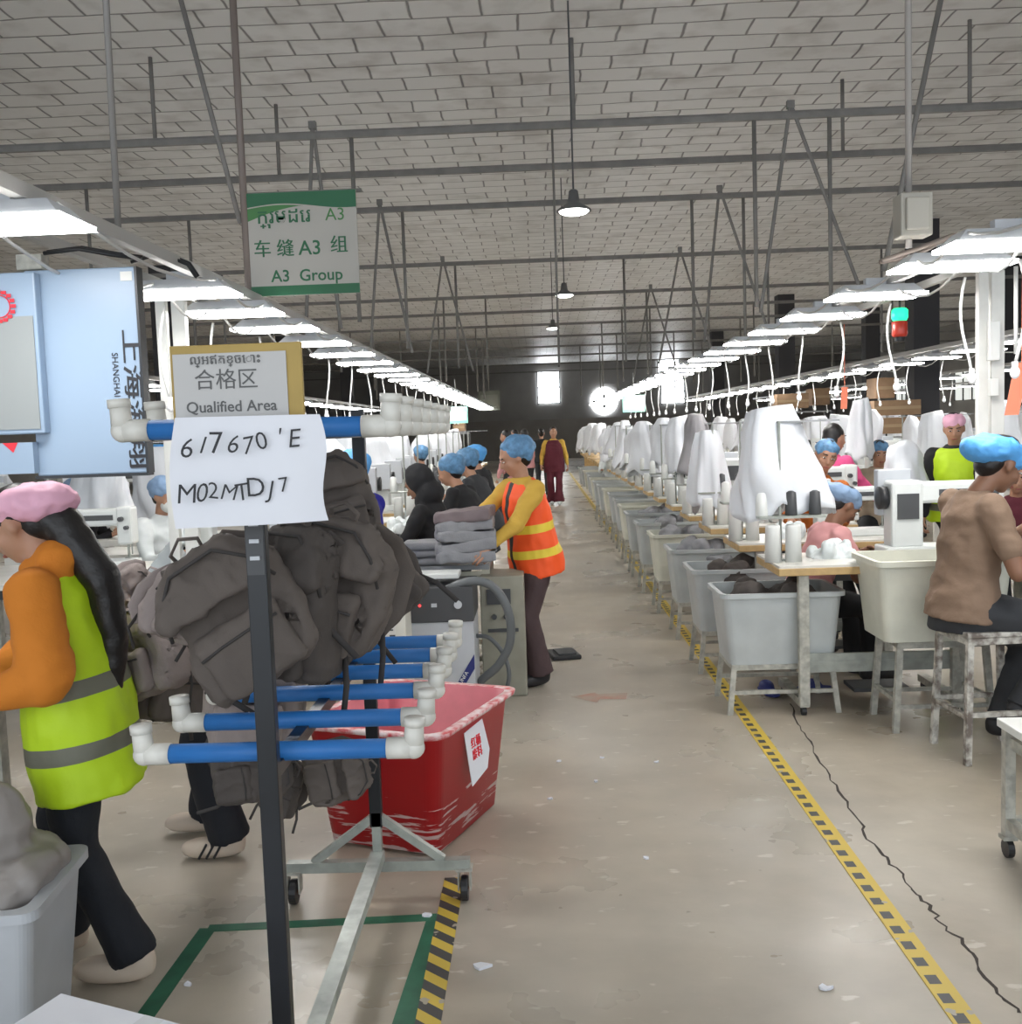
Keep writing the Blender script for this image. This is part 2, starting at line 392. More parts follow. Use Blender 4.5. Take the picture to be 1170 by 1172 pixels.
# far wall in pieces around the openings
wins = []
def wpx(x0, y0, x1, y1):
    a, b = at(x0, y1, YF), at(x1, y0, YF); return (a.x, b.x, a.z, b.z)
W = [wpx(616, 425, 640, 462), wpx(677, 449, 706, 469), wpx(753, 402, 777, 428), wpx(757, 434, 783, 462)]
struct(MB().box((0, YF + .1, HC / 2), (XR - XL, .2, HC)), 'wall_far', M_wall)
struct(MB().box((0, YF - .06, 1.0), (XR - XL, .1, 2.0)), 'trim_1', mat('wall_base', (.32, .30, .28), .9, var=.2, vscale=.7))
for i, (x0, x1, z0, z1) in enumerate(W):
    m = MB(); cx, cz = (x0 + x1) / 2, (z0 + z1) / 2; w, h = x1 - x0, z1 - z0
    if i == 1:
        m.lathe([(w * .52, 0), (w * .52, .05)], 24, 0, Mx.Translation((cx, YF - .03, cz)) @ Mx.Rotation(R(90), 4, 'X'))
    else: m.box((cx, YF - .03, cz), (w, .05, h))
    o = struct(m, 'window_%d' % (i + 1), M_win)
    fr = MB()
    for sx in (-.5, .5): fr.box((cx + sx * w, YF - .07, cz), (.06, .06, h + .06))
    for sz in (-.5, 0, .5): fr.box((cx, YF - .07, cz + sz * h), (w, .06, .05))
    if i != 1: fr.build('window_frame', M_dgrey, o)
    else: MB().box((cx, YF - .08, cz), (w * .9, .04, .12)).box((cx, YF - .08, cz), (.14, .04, h * .8)).build('window_frame', M_dgrey, o)
# side walls
struct(MB().box((XR + .1, (YF + YB) / 2, HC / 2), (.2, YF - YB, HC)), 'wall_right', mat('wall_side', (.36, .35, .33), .9, var=.25, vscale=.4))
struct(MB().box((XL - .1, (YF + YB) / 2, HC / 2), (.2, YF - YB, HC)), 'wall_left', MATS['wall_side'])
for i, (px, py0, py1, X) in enumerate([(1000, 400, 421, XR), (965, 392, 410, XR)]):
    pass
k = 5
for Y in (26, 31, 36, 42):
    o = struct(MB().box((XR - .03, Y, 2.55), (.06, 2.2, 1.0)), 'window_%d' % k, mat('side_window', (.75, .78, .74), .5, emit=.9)); k += 1
    fm = MB()
    for d in (-1.1, -.37, .37, 1.1): fm.box((XR - .07, Y + d, 2.55), (.05, .06, 1.05))
    fm.build('window_frame', M_dgrey, o)
for i, (X, Y) in enumerate([(6.5, 17.5), (6.5, 27), (6.5, 37), (-6.8, 19), (-6.8, 28), (-6.8, 37), (10, 22), (10, 31)]):
    struct(MB().box((X, Y, HC / 2), (.42, .42, HC)).box((X, Y, .12), (.5, .5, .24)), 'pillar_%d' % (i + 1), mat('pillar_dark', (.035, .035, .04), .7))

# roof beams across the hall with their rods
BZ = CAMZ + 2.5
beamsY = [8.75, 10.1, 11.7, 15.6, 19.6, 22.3, 25.2, 28.5, 32, 36, 40.5, 46]
for i, Y in enumerate(beamsY):
    o = MB().box((0, Y, BZ), (XR - XL, .045, .05)).box((0, Y, BZ + .028), (XR - XL, .07, .008)).build('roof_beam', M_beam)
    tag(o, '%s steel beam from the camera, running across under the ceiling' % ORD[i], 'beam', 'roof beams'); o['kind'] = 'structure'
def rod(a, b, r, label=None, m=M_beam):
    o = MB().tube([a, b], r * .82, 8).build('hanger_rod', m, smooth=True)
    tag(o, label or 'thin grey steel hanger rod between roof beams and light rails', 'rod', 'hanger rods under the roof'); return o
RZ = CAMZ + .80      # light rail height
# stubs up to ceiling seen in the photo
for px, py, Y, w in [(178, 165, 8.75, 'over the first beam, at the left'), (657, 150, 8.75, 'over the first beam beside the pendant cord'), (1110, 118, 8.75, 'over the first beam, at the right'),
                  (320, 205, 10.1, 'above the green group sign'), (965, 185, 10.1, 'over the second beam, right half')]:
    p = at(px, py, Y); rod((p.x, Y, BZ), (p.x, Y, HC), .022, 'short grey stub post ' + w)
# long rods in the front
p0, p1 = at(126, 0, 4.1), at(137, 290, 4.1); rod((p0.x, 4.1, HC), (p1.x, 4.1, RZ), .017, 'thin grey pole dropping to the near end of the left light rail', mat('pole_grey', (.22, .21, .2), .5))
pG = at(272, 100, 6.0); rod((pG.x, 6.0, HC), (pG.x, 6.0, RZ), .026, 'thick brown-grey pole at the left edge of the green group sign', mat('pole_brown', (.17, .14, .125), .5))
a, b = at(207, 0, 6.0), at(275, 255, 6.0); rod(a, b, .018, 'slanting rod crossing behind the thick pole at the left')
pR = at(1040, 150, 5.05); rod((pR.x, 5.05, HC), (pR.x, 5.05, RZ), .02, 'pale pole dropping to the junction box on the right light rail', mat('pole_pale', (.32, .30, .28), .5))
a, b = at(1077, 0, 6.2), at(1012, 310, 6.2); rod(a, b, .02, 'slanting rod beside the pale right pole')
a = at(632, 150, 8.75); b = at(636, 420, 8.75); rod((a.x, 8.75, BZ), (a.x, 8.75, b.z), .012, 'thin rod hanging beside the near pendant lamp')
def aframe(px, Y, d1, d2, w):
    p = at(px, 130, Y); zb = RZ + .1
    m = MB(); m.tube([(p.x, Y, BZ + .1), (p.x + d1, Y, zb)], .016, 8); m.tube([(p.x, Y, BZ + .1), (p.x + d2, Y, zb)], .016, 8); m.box((p.x, Y, BZ + .09), (.06, .05, .06))
    o = m.build('roof_hanger', M_beam, smooth=False); tag(o, 'A-shaped pair of steel hanger legs ' + w, 'hanger', 'A-shaped hangers'); return o
aframe(905, 8.75, -.27, .62, 'below the first beam right of the aisle')
aframe(357, 8.75, -.14, .16, 'below the first beam, just above the green sign')
aframe(822, 11.7, -.2, .55, 'below the third beam right of the aisle')
aframe(430, 11.7, -.18, .3, 'below the third beam, right of the green sign')
aframe(775, 15.6, -.35, .5, 'below the fourth beam right of the aisle')
aframe(500, 15.6, -.3, .4, 'below the fourth beam left of the aisle')
aframe(740, 19.6, -.35, .5, 'below the fifth beam right of the aisle')
for px, py, Y, w in [(864, 200, 8.75, 'right of the aisle, first of two under the first beam'), (950, 200, 8.75, 'right of the aisle, second of two under the first beam'), (404, 200, 8.75, 'at the right edge of the green sign'),
               (98, 210, 10.1, 'between the two left poles'), (792, 240, 11.7, 'right of the aisle under the third beam'), (851, 240, 11.7, 'under the third beam by the near A-frame'), (463, 300, 11.7, 'just right of the green group sign'),
               (218, 290, 11.7, 'between the left light rail and green sign')]:
    p = at(px, py, Y); rod((p.x, Y, BZ), (p.x, Y, RZ + .15), .022, 'upright hanger rod ' + w)
for i, Y in enumerate(beamsY[3:9]):
    for j, X in enumerate([-4.7, -3.2, -1.9, -1.2, 1.6, 2.3, 3.6, 5.0, 6.6]):
        if (i + j) % 3 == 2: continue
        rod((X + .3 * math.sin(i * 5 + j), Y, BZ), (X + .3 * math.sin(i * 5 + j), Y, RZ + .15), .022, 'upright hanger rod among the many farther down the hall')

# ------------------------------------------------------------------ floor marks
def strip(name, pts, w, m, z=.003, kind='structure'):
    mb = MB(); vs = []; n = len(pts)
    for i, p in enumerate(pts):
        p = V((p[0], p[1], 0)); q0 = V((*pts[max(i - 1, 0)][:2], 0)); q1 = V((*pts[min(i + 1, n - 1)][:2], 0)); t = (q1 - q0).normalized(); s = V((t.y, -t.x, 0))
        ww = w[i] if isinstance(w, list) else w
        vs += [(*(p - s * ww / 2).xy, 0), (*(p + s * ww / 2).xy, 0), (*(p + s * ww / 2).xy, z), (*(p - s * ww / 2).xy, z)]
    fs = []
    for i in range(n - 1):
        a = 4 * i; fs += [(a + 3, a + 2, a + 6, a + 7), (a, a + 3, a + 7, a + 4), (a + 2, a + 1, a + 5, a + 6)]
    mb.add(vs, fs); o = mb.build(name, m); o['kind'] = kind; return o
t = strip('floor_marking', [(0, 0), (0, 34)], .072, M_hazR, kind='structure'); t.location = (1.065, 1.5, 0); tag(t, 'yellow tape line with black blocks beside the bins on the right', 'floor tape')
t = strip('floor_marking', [(0, 0), (0, 1.9)], .070, M_hazL); t.location = (-.345, 1.6, 0); tag(t, 'yellow and black slanted hazard tape beside the red tub', 'floor tape')
gA, gB, gC, gD = fl(165, 1165), fl(238, 1063), fl(500, 1050), fl(462, 1172)
dA = (gA - gB).normalized(); gA = gB + dA * 1.4; dD = (gD - gC).normalized(); gD = gC + dD * 1.4
t = strip('floor_marking', [gA, gB], .055, M_grtape, .002); tag(t, 'green floor tape, left side of the marked box', 'floor tape')
t = strip('floor_marking', [gB, gC], .045, M_grtape, .0025); tag(t, 'green floor tape, back side of the marked box', 'floor tape')
t = strip('floor_marking', [gC, gD], .062, M_grtape, .002); tag(t, 'wide dark green floor tape next to the hazard tape', 'floor tape')
cr = [fl(*p) for p in [(905, 805), (915, 828), (925, 848), (945, 880), (965, 912), (985, 945), (1003, 972), (1022, 990), (1045, 1015), (1062, 1035), (1072, 1050), (1098, 1075), (1120, 1105), (1145, 1135), (1175, 1165)]]
pts = []
for i in range(len(cr) - 1):
    for k in range(5):
        q = cr[i].lerp(cr[i + 1], k / 5); pts.append((q.x + random.uniform(-.012, .012), q.y + random.uniform(-.012, .012)))
t = strip('floor_crack', pts, [.004 + .008 * random.random() for _ in pts], mat('crack_dark', (.05, .04, .035), .9), .001); tag(t, 'long jagged crack running through the concrete on the right', 'crack')
q = fl(692, 797)
mk = MB(); mk.add([(-.2, 0, 0), (-.05, .09, 0), (-.04, .05, 0), (.14, .06, 0), (.12, -.08, 0), (-.03, -.06, 0), (-.05, -.14, 0)], [(0, 6, 5, 4, 3, 2, 1)])
t = mk.build('floor_marking', mat('faded_red_paint', (.36, .20, .15), .7, c2=(.36, .30, .24), vscale=9)); t.location = (q.x, q.y, .002); t['kind'] = 'structure'; tag(t, 'faded red painted arrow on the aisle floor', 'floor marking')
for i, (px, py, s) in enumerate([(552, 1107, 2.2), (740, 983, 1), (945, 1132, 1.5), (682, 895, 1), (690, 868, 1), (148, 1047, 2), (165, 1092, 2.4), (488, 1049, 2), (752, 873, 1), (630, 915, 1), (215, 1128, 1), (640, 872, 1)]):
    p = fl(px, py); r = random.Random(i); m = MB(); n = 7; vs = []
    for k in range(n): a = 2 * PI * k / n; q = .014 * s * r.uniform(.5, 1.1); vs.append((q * math.cos(a), q * .7 * math.sin(a), .004 + .006 * r.random()))
    vs += [(v[0], v[1], 0) for v in vs]; m.add(vs, [tuple(range(n)), ] + [(k + n, (k + 1) % n + n, (k + 1) % n, k) for k in range(n)])
    o = m.build('paper_scrap', M_paper, loc=(p.x, p.y, .001)); tag(o, 'small torn white paper scrap littering the concrete floor', 'litter', 'paper scraps on the floor')

# ------------------------------------------------------------------ light rails and lamps
def make_light():
    t = thing('ceiling_light', 'x', 'light')
    w, d = .27, .14
    m = MB(); vs = [(-w, -d, 0), (w, -d, 0), (w, d, 0), (-w, d, 0), (-w * .75, -d * .55, .07), (w * .75, -d * .55, .07), (w * .75, d * .55, .07), (-w * .75, d * .55, .07)]
    m.add(vs, [(4, 5, 6, 7), (0, 1, 5, 4), (1, 2, 6, 5), (2, 3, 7, 6), (3, 0, 4, 7)]); m.box((0, 0, .09), (.12, .05, .05))
    m.build('lamp_housing', M_lgrey, t)
    MB().box((0, 0, .008), (w * 1.96, d * 1.9, .016)).build('diffuser', M_lamp, t)
    return t
LT = make_light()
def make_cord():
    t = thing('hanging_cord', 'x', 'cord')
    pts = [(.03 * math.sin(i * .55), .02 * math.cos(i * .5), -i * .07) for i in range(8)]
    MB().tube(pts, .008, 6).build('cable', M_cable, t, smooth=True)
    MB().ell((pts[-1][0], pts[-1][1], -.52), (.022, .022, .03)).tube([(pts[-1][0], pts[-1][1], -.47), (pts[-1][0], pts[-1][1], -.51)], .014, 8).build('bulb', M_bulb, t, smooth=True)
    return t
CD = make_cord()
LZ = CAMZ + .70
def light_line(X, ys, nm, full=True, cords=True, rx=None):
    y0, y1 = ys[0] - 1.0, ys[-1] + .8
    s = 1 if X > 0 else -1
    t = thing('light_rail', 'aluminium light rail running above %s' % nm, 'rail', (X, 0, 0))
    m = MB(); rx = -s * .26 if rx is None else rx - X
    m.box((rx, (y0 + y1) / 2, RZ), (.045, y1 - y0, .05))
    m.build('rail_channel', M_rail, t)
    if full:
        MB().box((rx + s * .3, (y0 + y1) / 2, RZ), (.04, y1 - y0, .04)).build('rail_channel', M_rail, t)
        for y in ys: MB().box((rx + s * .15, y + .45, RZ), (.30, .03, .03)).build('cross_bar', M_rail, t)
        cb = MB()
        for i in range(len(ys) - 1):
            for q in range(2):
                pts = [(-s * (.2 - q * .3), ys[i] + (ys[i + 1] - ys[i]) * k / 6, RZ - .03 - (.08 + .05 * q) * math.sin(PI * k / 6)) for k in range(7)]
                cb.tube(pts, .007, 5)
        cb.build('sagging_cable', M_cable, t, smooth=True)
    for i, y in enumerate(ys):
        lab = 'glowing white lamp over %s, %s along the rail' % (nm, ORD[i]) if i < 8 else 'glowing white lamp over %s, one of the small ones far down' % nm
        first_or(LT, (X, y, LZ), 0, lab, 'lamps over ' + nm)
        if cords and i > 0 and i < 20:
            lab = 'white cord with small bulb hanging over %s, %s of its line' % (nm, ORD[i - 1]) if i < 8 else 'white cord with small bulb hanging far down over %s' % nm
            first_or(CD, (X + s * .22, y + .35, LZ), random.uniform(0, 6), lab, 'hanging cords over ' + nm)
light_line(2.03, [3.4, 4.5] + [5.09 + 1.12 * i for i in range(27)], 'the right sewing line', rx=2.12)
light_line(-1.71, [3.3, 5.0, 5.85] + [6.8 + 1.18 * i for i in range(25)], 'the left sewing line', rx=-1.60)
light_line(5.1, [9.5 + 1.25 * i for i in range(20)], 'the second right sewing line')
light_line(8.3, [15 + 1.5 * i for i in range(16)], 'the third right sewing line', False)
light_line(11.6, [21 + 1.7 * i for i in range(12)], 'the farthest right sewing line', False, False)
light_line(-5.1, [10.5 + 1.25 * i for i in range(18)], 'the second left sewing line', False)
light_line(-8.3, [16 + 1.6 * i for i in range(12)], 'the third left sewing line', False, False)

# junction box on right rail, black wiring at left
o = MB().box((pR.x, 5.0, RZ + .14), (.15, .12, .2)).box((pR.x, 4.93, RZ + .14), (.11, .02, .15)).build('junction_box', mat('box_beige', (.40, .38, .33), .5), bevel=.008); tag(o, 'beige junction box where the pale pole meets the right rail', 'junction box')
for (pts, w) in [([(50, 290, 3.9), (90, 285, 3.9), (130, 292, 3.95), (160, 296, 4.0)], 'above the pale blue panel'), ([(150, 300, 4.6), (185, 290, 4.6), (215, 303, 4.6), (225, 318, 4.6)], 'lying on the left rail')]:
    p = [at(*q) for q in pts]; o = MB().tube(p, .008, 7).tube([q + V((0, .03, .012)) for q in p], .006, 7).build('black_cable', M_blackp, smooth=True); tag(o, 'bundle of black cables ' + w, 'cable')
cp = [at(1010, 310, 5.3) + V((.0, .0, .05)), at(1050, 285, 5.3), at(1090, 270, 5.3), at(1130, 272, 5.3), at(1165, 262, 5.3)]
o = MB().tube(cp, .016, 7, flat=.8).tube([p + V((0, .04, -.03 * (i % 2))) for i, p in enumerate(cp)], .012, 7).build('cable_loop', mat('cable_brown', (.28, .23, .2), .6), smooth=True); tag(o, 'brownish loop of cable lying over the right light rail', 'cable')

# pendant lamps
def pendant(px, py, Y, lab):
    p = at(px, py, Y); t = thing('pendant_lamp', lab, 'lamp', (p.x, Y, p.z), 0, 'pendant lamps over the aisle')
    MB().lathe([(.02, .15), (.035, .14), (.045, .07), (.05, .05), (.13, 0), (.135, -.015), (.12, -.012)][::-1], 20).build('lamp_shade', mat('shade_dark', (.10, .10, .10), .4), t, smooth=True)
    MB().ell((0, 0, -.012), (.115, .115, .03)).build('bulb', M_pend, t, smooth=True)
    MB().tube([(0, 0, .13), (0, 0, HC - p.z)], .007, 6).build('cord', M_dgrey, t)
pendant(657, 240, 8.0, 'bell-shaped pendant lamp glowing over the aisle, nearest one')
pendant(646, 337, 13.5, 'small glowing pendant lamp over the aisle, second from camera')
pendant(633, 375, 19, 'tiny dark pendant lamp over the aisle, farthest one')

# ------------------------------------------------------------------ signs
def board_at(name, label, cat, px0, py0, px1, py1, Y, th=.01, rz=0):
    a, b = at(px0, py1, Y), at(px1, py0, Y); w, h = b.x - a.x, b.z - a.z
    t = thing(name, label, cat, ((a.x + b.x) / 2, Y, (a.z + b.z) / 2), rz); return t, w, h
t, w, h = board_at('group_sign', 'green and white hanging sign reading A3 Group in three scripts', 'sign', 282, 217, 407, 340, 6.0)
MB().box((0, 0, 0), (w, .012, h)).build('board', M_sign, t)
def wave_poly(f0, f1, n=24, y=-.0075, x0=-.5, x1=.5):
    vs = []; 
    for i in range(n + 1):
        x = x0 + (x1 - x0) * i / n; vs += [(x * w, y, f0(x) * h), (x * w, y, f1(x) * h)]
    return MB().add(vs, [(2 * i, 2 * i + 2, 2 * i + 3, 2 * i + 1) for i in range(n)])
wv = lambda x: .40 - .035 * math.cos((x + .15) * 5.2) * -1 if False else .362 + .03 * math.sin((x + .45) * 5.4)
wave_poly(wv, lambda x: .5).build('green_band', M_green, t)
wave_poly(lambda x: wv(x) - .012 - max(0, .2 * (.02 - x)) ** 1.0 * 1.3, lambda x: wv(x) - .012, y=-.0070).build('green_swoosh', M_green2, t)
wave_poly(lambda x: -.5, lambda x: -.405).build('green_band', M_green, t)
text('ក្រុមដេរ', .115, t, Mx.Translation((-.09, -.008, .155)) @ FRONT, M_green, bold=.0012)
text('A3', .10, t, Mx.Translation((.21, -.008, .155)) @ FRONT, M_green2)
text('车 缝', .105, t, Mx.Translation((-.155, -.008, -.03)) @ FRONT, M_green, bold=.0018)
text('A3', .115, t, Mx.Translation((.055, -.008, -.03)) @ FRONT, M_green, bold=.001)
text('组', .105, t, Mx.Translation((.225, -.008, -.02)) @ FRONT, M_green, bold=.0018)
text('A3  Group', .095, t, Mx.Translation((.03, -.008, -.185)) @ FRONT, M_green, bold=.0012)
MB().tube([(-w * .5, .02, h * .5), (w * .5 + .03, .02, h * .5)], .012, 8).build('hanging_bar', M_beam, t)

t, w, h = board_at('area_board', 'gold-edged board reading Qualified Area above the handwritten paper', 'sign', 201, 391, 345, 500, 2.04)
MB().box((0, 0, 0), (w, .012, h)).build('backing', M_board, t, bevel=.002)
MB().box((-.012, -.008, -.01), (w * .86, .003, h * .92)).build('sheet', M_paperg, t)
text('ល្អឥតខ្ចោះ', .026, t, Mx.Translation((-.02, -.0105, h * .33)) @ FRONT, M_inkg, ext=.0003, bold=.0004)
text('合格区', .043, t, Mx.Translation((-.02, -.0105, h * .1)) @ FRONT, M_inkg, ext=.0003)
text('Qualified Area', .031, t, Mx.Translation((-.012, -.0105, -h * .19)) @ FRONT, M_inkg, ext=.0003, bold=.0003)

# handwritten sheet, slightly curled
t = thing('handwritten_sheet', 'curled white paper with black handwritten code on the front pole', 'paper', at(284, 540, 1.985)); c0 = t.location.copy()
cor = [(196, 478), (366, 474), (376, 596), (199, 606)]
A, B, C_, D_ = [at(*c, 1.985) - c0 for c in cor]
m = MB(); n = 14; vs = []
for th in (0, .0012):
    for j in range(n + 1):
        for i in range(n + 1):
            u, v = i / n, j / n; p = A.lerp(B, u).lerp(D_.lerp(C_, u), v)
            y = .010 * math.sin(u * 5 + v * 1.5) + .018 * max(0, u - .8) * 5 * .5 + .02 * (max(0, .12 - u) / .12) * (1 - v)
            vs.append((p.x + (.008 * math.sin(v * 6) if i == n else 0) + (-.012 * math.sin(v * PI) * (1 if i == 0 else 0)), p.y + y + th, p.z))
N1 = (n + 1) ** 2
fs = [(j * (n + 1) + i, (j + 1) * (n + 1) + i, (j + 1) * (n + 1) + i + 1, j * (n + 1) + i + 1) for j in range(n) for i in range(n)]
m.add(vs, fs + [tuple(k + N1 for k in f[::-1]) for f in fs]); m.build('sheet', M_paper, t, smooth=True)
def scrawl(body, size, x0, z0, dx):
    r = random.Random(len(body) + int(size * 1000)); c = bpy.data.curves.new('t', 'FONT'); mb = []
    for k, ch in enumerate(body):
        c = bpy.data.curves.new('t', 'FONT'); c.body = ch; c.size = size * r.uniform(.85, 1.15); c.extrude = .0003; c.offset = -.0003; c.align_x = 'CENTER'; c.align_y = 'CENTER'; c.shear = r.uniform(-.1, .3); c.resolution_u = 3
        q = bpy.data.objects.new('t', c); col.objects.link(q); me = bpy.data.meshes.new_from_object(q.evaluated_get(bpy.context.evaluated_depsgraph_get())); bpy.data.objects.remove(q)
        me.transform(Mx.Translation((x0 + dx * k, -.015, z0 + r.uniform(-.006, .006) + .0014 * k)) @ Mx.Rotation(R(r.uniform(-10, 8)), 4, 'Y') @ FRONT); mb.append(me)
    vs = []; fs = []
    for me in mb: b = len(vs); vs += [tuple(v.co) for v in me.vertices]; fs += [tuple(i + b for i in p.vertices) for p in me.polygons]
    me = bpy.data.meshes.new('handwriting'); me.from_pydata(vs, [], fs); me.materials.append(M_ink); o = bpy.data.objects.new('handwriting', me); col.objects.link(o); o.parent = t
scrawl("617670'E", .056, -.115, .050, .030)
scrawl('M02MTDJ7', .048, -.120, -.040, .0275)

# big panels on the left
t, w, h = board_at('advertising_board', 'glossy pale blue upright panel with black vertical lettering', 'panel', 47, 306, 157, 545, 3.95)
MB().box((0, 0, 0), (w, .05, h)).build('panel_face', M_posterb, t, bevel=.006)
MB().box((0, -.004, -h / 2 - .004), (w + .01, .062, .012)).box((w / 2 + .004, -.004, 0), (.009, .062, h)).build('panel_edge', M_black, t)
text('SHANGHAI HAIXIANG', .034, t, Mx.Translation((w * .27, -.0275, -.10)) @ FRONT @ Mx.Rotation(R(-90), 4, 'Z'), M_ink, sx=1.0)
text('上海海翔', .082, t, Mx.Translation((w * .415, -.0275, -.11)) @ FRONT @ Mx.Rotation(R(-90), 4, 'Z'), M_ink, bold=.0015, sx=1.65)
MB().box((w * .42, -.026, h * .455), (.045, .004, .035)).build('white_sticker', M_white, t)
t, w, h = board_at('notice_cabinet', 'pale panel with red round seal beside the blue panel', 'panel', -60, 312, 42, 500, 3.9)
MB().box((0, 0, 0), (w, .05, h)).build('panel_face', M_posterb, t, bevel=.006)
MB().box((.0, -.028, -h * .12), (w * .93, .004, h * .7)).build('glass_cover', mat('plastic_sleeve', (.28, .30, .30), .3), t)
sl = MB(); ccx, ccz = (at(4, 352, 3.9).x - t.location.x, at(4, 352, 3.9).z - t.location.z)
for k in range(16):
    a = 2 * PI * k / 16; q = MB(); sl.box((ccx + .055 * math.cos(a), -.033, ccz + .055 * math.sin(a)), (.018, .003, .013), 0)
sl.tube([(ccx + .042 * math.cos(2 * PI * k / 20), -.032, ccz + .042 * math.sin(2 * PI * k / 20)) for k in range(21)], .0022, 5)
sl.build('red_seal', M_redink, t)
t, w, h = board_at('notice_cabinet', 'small pale blue panel with red corner below the seal panel', 'panel', -60, 506, 40, 545, 3.9)
MB().box((0, 0, 0), (w, .04, h)).build('panel_face', M_posterb, t)
MB().add([(.06, -.022, h * .5), (.12, -.022, h * .5), (.10, -.022, h * .18)], [(0, 1, 2)]).build('red_corner', M_redink, t)
a = at(44, 310, 3.98); b = at(49, 545, 3.98)
o = MB().box((a.x, 4.0, (a.z + .8) / 2 + .02), (.035, .05, a.z - .8 + .04)).box((a.x - .02, 3.98, a.z + .03), (.1, .07, .06)).build('post', M_frame, bevel=.004); tag(o, 'slim cream post between the seal panel and blue panel', 'post')

# white column pairs between rail and tables
def column_pair(X, Y, lab, dx=.09, z0=.83):
    t = thing('support_column', lab, 'column', (X, Y, 0))
    MB().box((0, 0, (z0 + RZ) / 2), (.055, .05, RZ - z0)).build('column_profile', M_white, t, bevel=.004)
    MB().box((dx, .02, (z0 + RZ) / 2), (.075, .05, RZ - z0)).build('column_profile', M_white, t, bevel=.004)
    MB().box((dx / 2, 0, z0 + .012), (dx + .12, .1, .024)).build('foot_plate', M_frame, t)
    return t
p = at(1124, 400, 5.95); tc = column_pair(p.x, 5.95, 'pair of white uprights at right carrying a small socket box')
MB().box((.045, -.045, 1.98), (.06, .05, .22)).box((.045, -.045, 1.72), (.05, .04, .1)).build('socket_box', M_wplas, tc, bevel=.005)
p = at(189, 420, 5.6); column_pair(p.x, 5.6, 'pair of white uprights right of the pale blue panel', z0=.83)
o = MB().tube([at(1163, 305, 5.4), at(1163, 405, 5.4)], .011, 8).build('thin_pipe', M_cable, smooth=True); tag(o, 'thin white pipe hanging at the far right edge', 'pipe')

# green far signs
for (x0, y0, x1, y1, Y, lab) in [(509, 465, 535, 485, 20, 'small mint green hanging sign far down above the left line'), (713, 452, 738, 472, 20, 'small mint green hanging sign far down above the right line')]:
    t, w, h = board_at('line_sign', lab, 'sign', x0, y0, x1, y1, Y)
    MB().box((0, 0, 0), (w, .02, h)).build('board', M_mint, t)
    MB().box((0, -.012, -h * .1), (w * .9, .004, h * .5)).build('white_field', M_wplas, t)
    MB().tube([(0, 0, h / 2), (0, 0, RZ + .2 - t.location.z)], .01, 6).build('hanger', M_cable, t)
t, w, h = board_at('notice_board', 'dull grey-green notice hung high near the far wall', 'sign', 548, 447, 572, 470, 34)
MB().box((0, 0, 0), (w, .03, h)).build('board', mat('notice_dull', (.16, .17, .14), .7), t); MB().box((0, -.02, 0), (w * .8, .01, h * .6)).build('face', mat('notice_face', (.24, .25, .21), .7), t)
MB().tube([(0, 0, h / 2), (0, 0, HC - t.location.z)], .015, 6).build('hanger', M_beam, t)

# signal tower lamp on right
p = at(1030, 367, 7.2)
t = thing('signal_lamp', 'green over orange-red stacked signal lamp hanging at right', 'lamp', (p.x, 7.2, p.z))
MB().lathe([(.045, 0), (.055, .02), (.055, .07), (.04, .085)], 16).build('green_lens', M_grn, t, smooth=True)
MB().lathe([(.045, -.11), (.052, -.09), (.052, -.01), (.045, -.003)], 16).build('red_lens', M_redl, t, smooth=True)
MB().lathe([(.03, -.14), (.035, -.112)], 12).tube([(0, 0, .085), (0, 0, RZ - p.z)], .008, 6).build('mount', M_blackp, t)

# ------------------------------------------------------------------ drying rack (front)
rk = thing('drying_rack', 'black steel rack with blue foam arms and white pipe elbows', 'rack', (-.585, 2.1, 0))
o_ = rk.location
# poles
def rp(px, py, Y): return at(px, py, Y) - o_
def pole(y, ztop, z0, nm='pole'):
    m = MB(); m.box((0, y, (z0 + ztop) / 2), (.042, .03, ztop - z0)); return m.build(nm, M_black, rk, bevel=.003)
pole(-.02, 1.66, .10); pole(1.24, 1.66, .26)
MB().box((0, .61, 1.585), (.03, 1.26, .03)).build('spine_bar', M_black, rk)
MB().box((0, .61, .875), (.03, 1.26, .03)).build('spine_bar', M_black, rk)
sb = MB().box((0, -.035, 1.38), (.036, .006, .16))
for k in range(4): sb.box((0, -.04, 1.44 - k * .035), (.02, .004, .008), 1)
sb.build('height_scale', [M_dgrey, M_lgrey], rk)
def arm(y, z, half, zt=.03, tilt=0.0):
    m = MB(); m.tube([(-half + .06, y, z - tilt), (half - .06, y, z + tilt)], .0212, 14); ar = m.build('foam_arm', M_blue, rk, smooth=True)
    for s in (-1, 1):
        zz = z + s * tilt
        e = MB(); e.tube([(s * (half - .078), y, zz), (s * (half - .02), y, zz)], .0235, 14)
        e.ell((s * (half - .02), y, zz), .0245); e.tube([(s * (half - .02), y, zz), (s * (half - .016), y, zz + .058)], [.0225, .0205], 14)
        e.tube([(s * (half - .016), y, zz + .048), (s * (half - .015), y, zz + .066)], .0235, 14)
        e.build('pipe_elbow', M_elbow, ar, smooth=True)
    return ar
for i, y in enumerate([.06, .30, .55, .77, .97, 1.17]):
    arm(y, .90, .315, tilt=0.0)
for i, y in enumerate([.02, .22, .42, .62, .84, 1.06, 1.22]):
    arm(y, 1.60, .30, tilt=-.004)
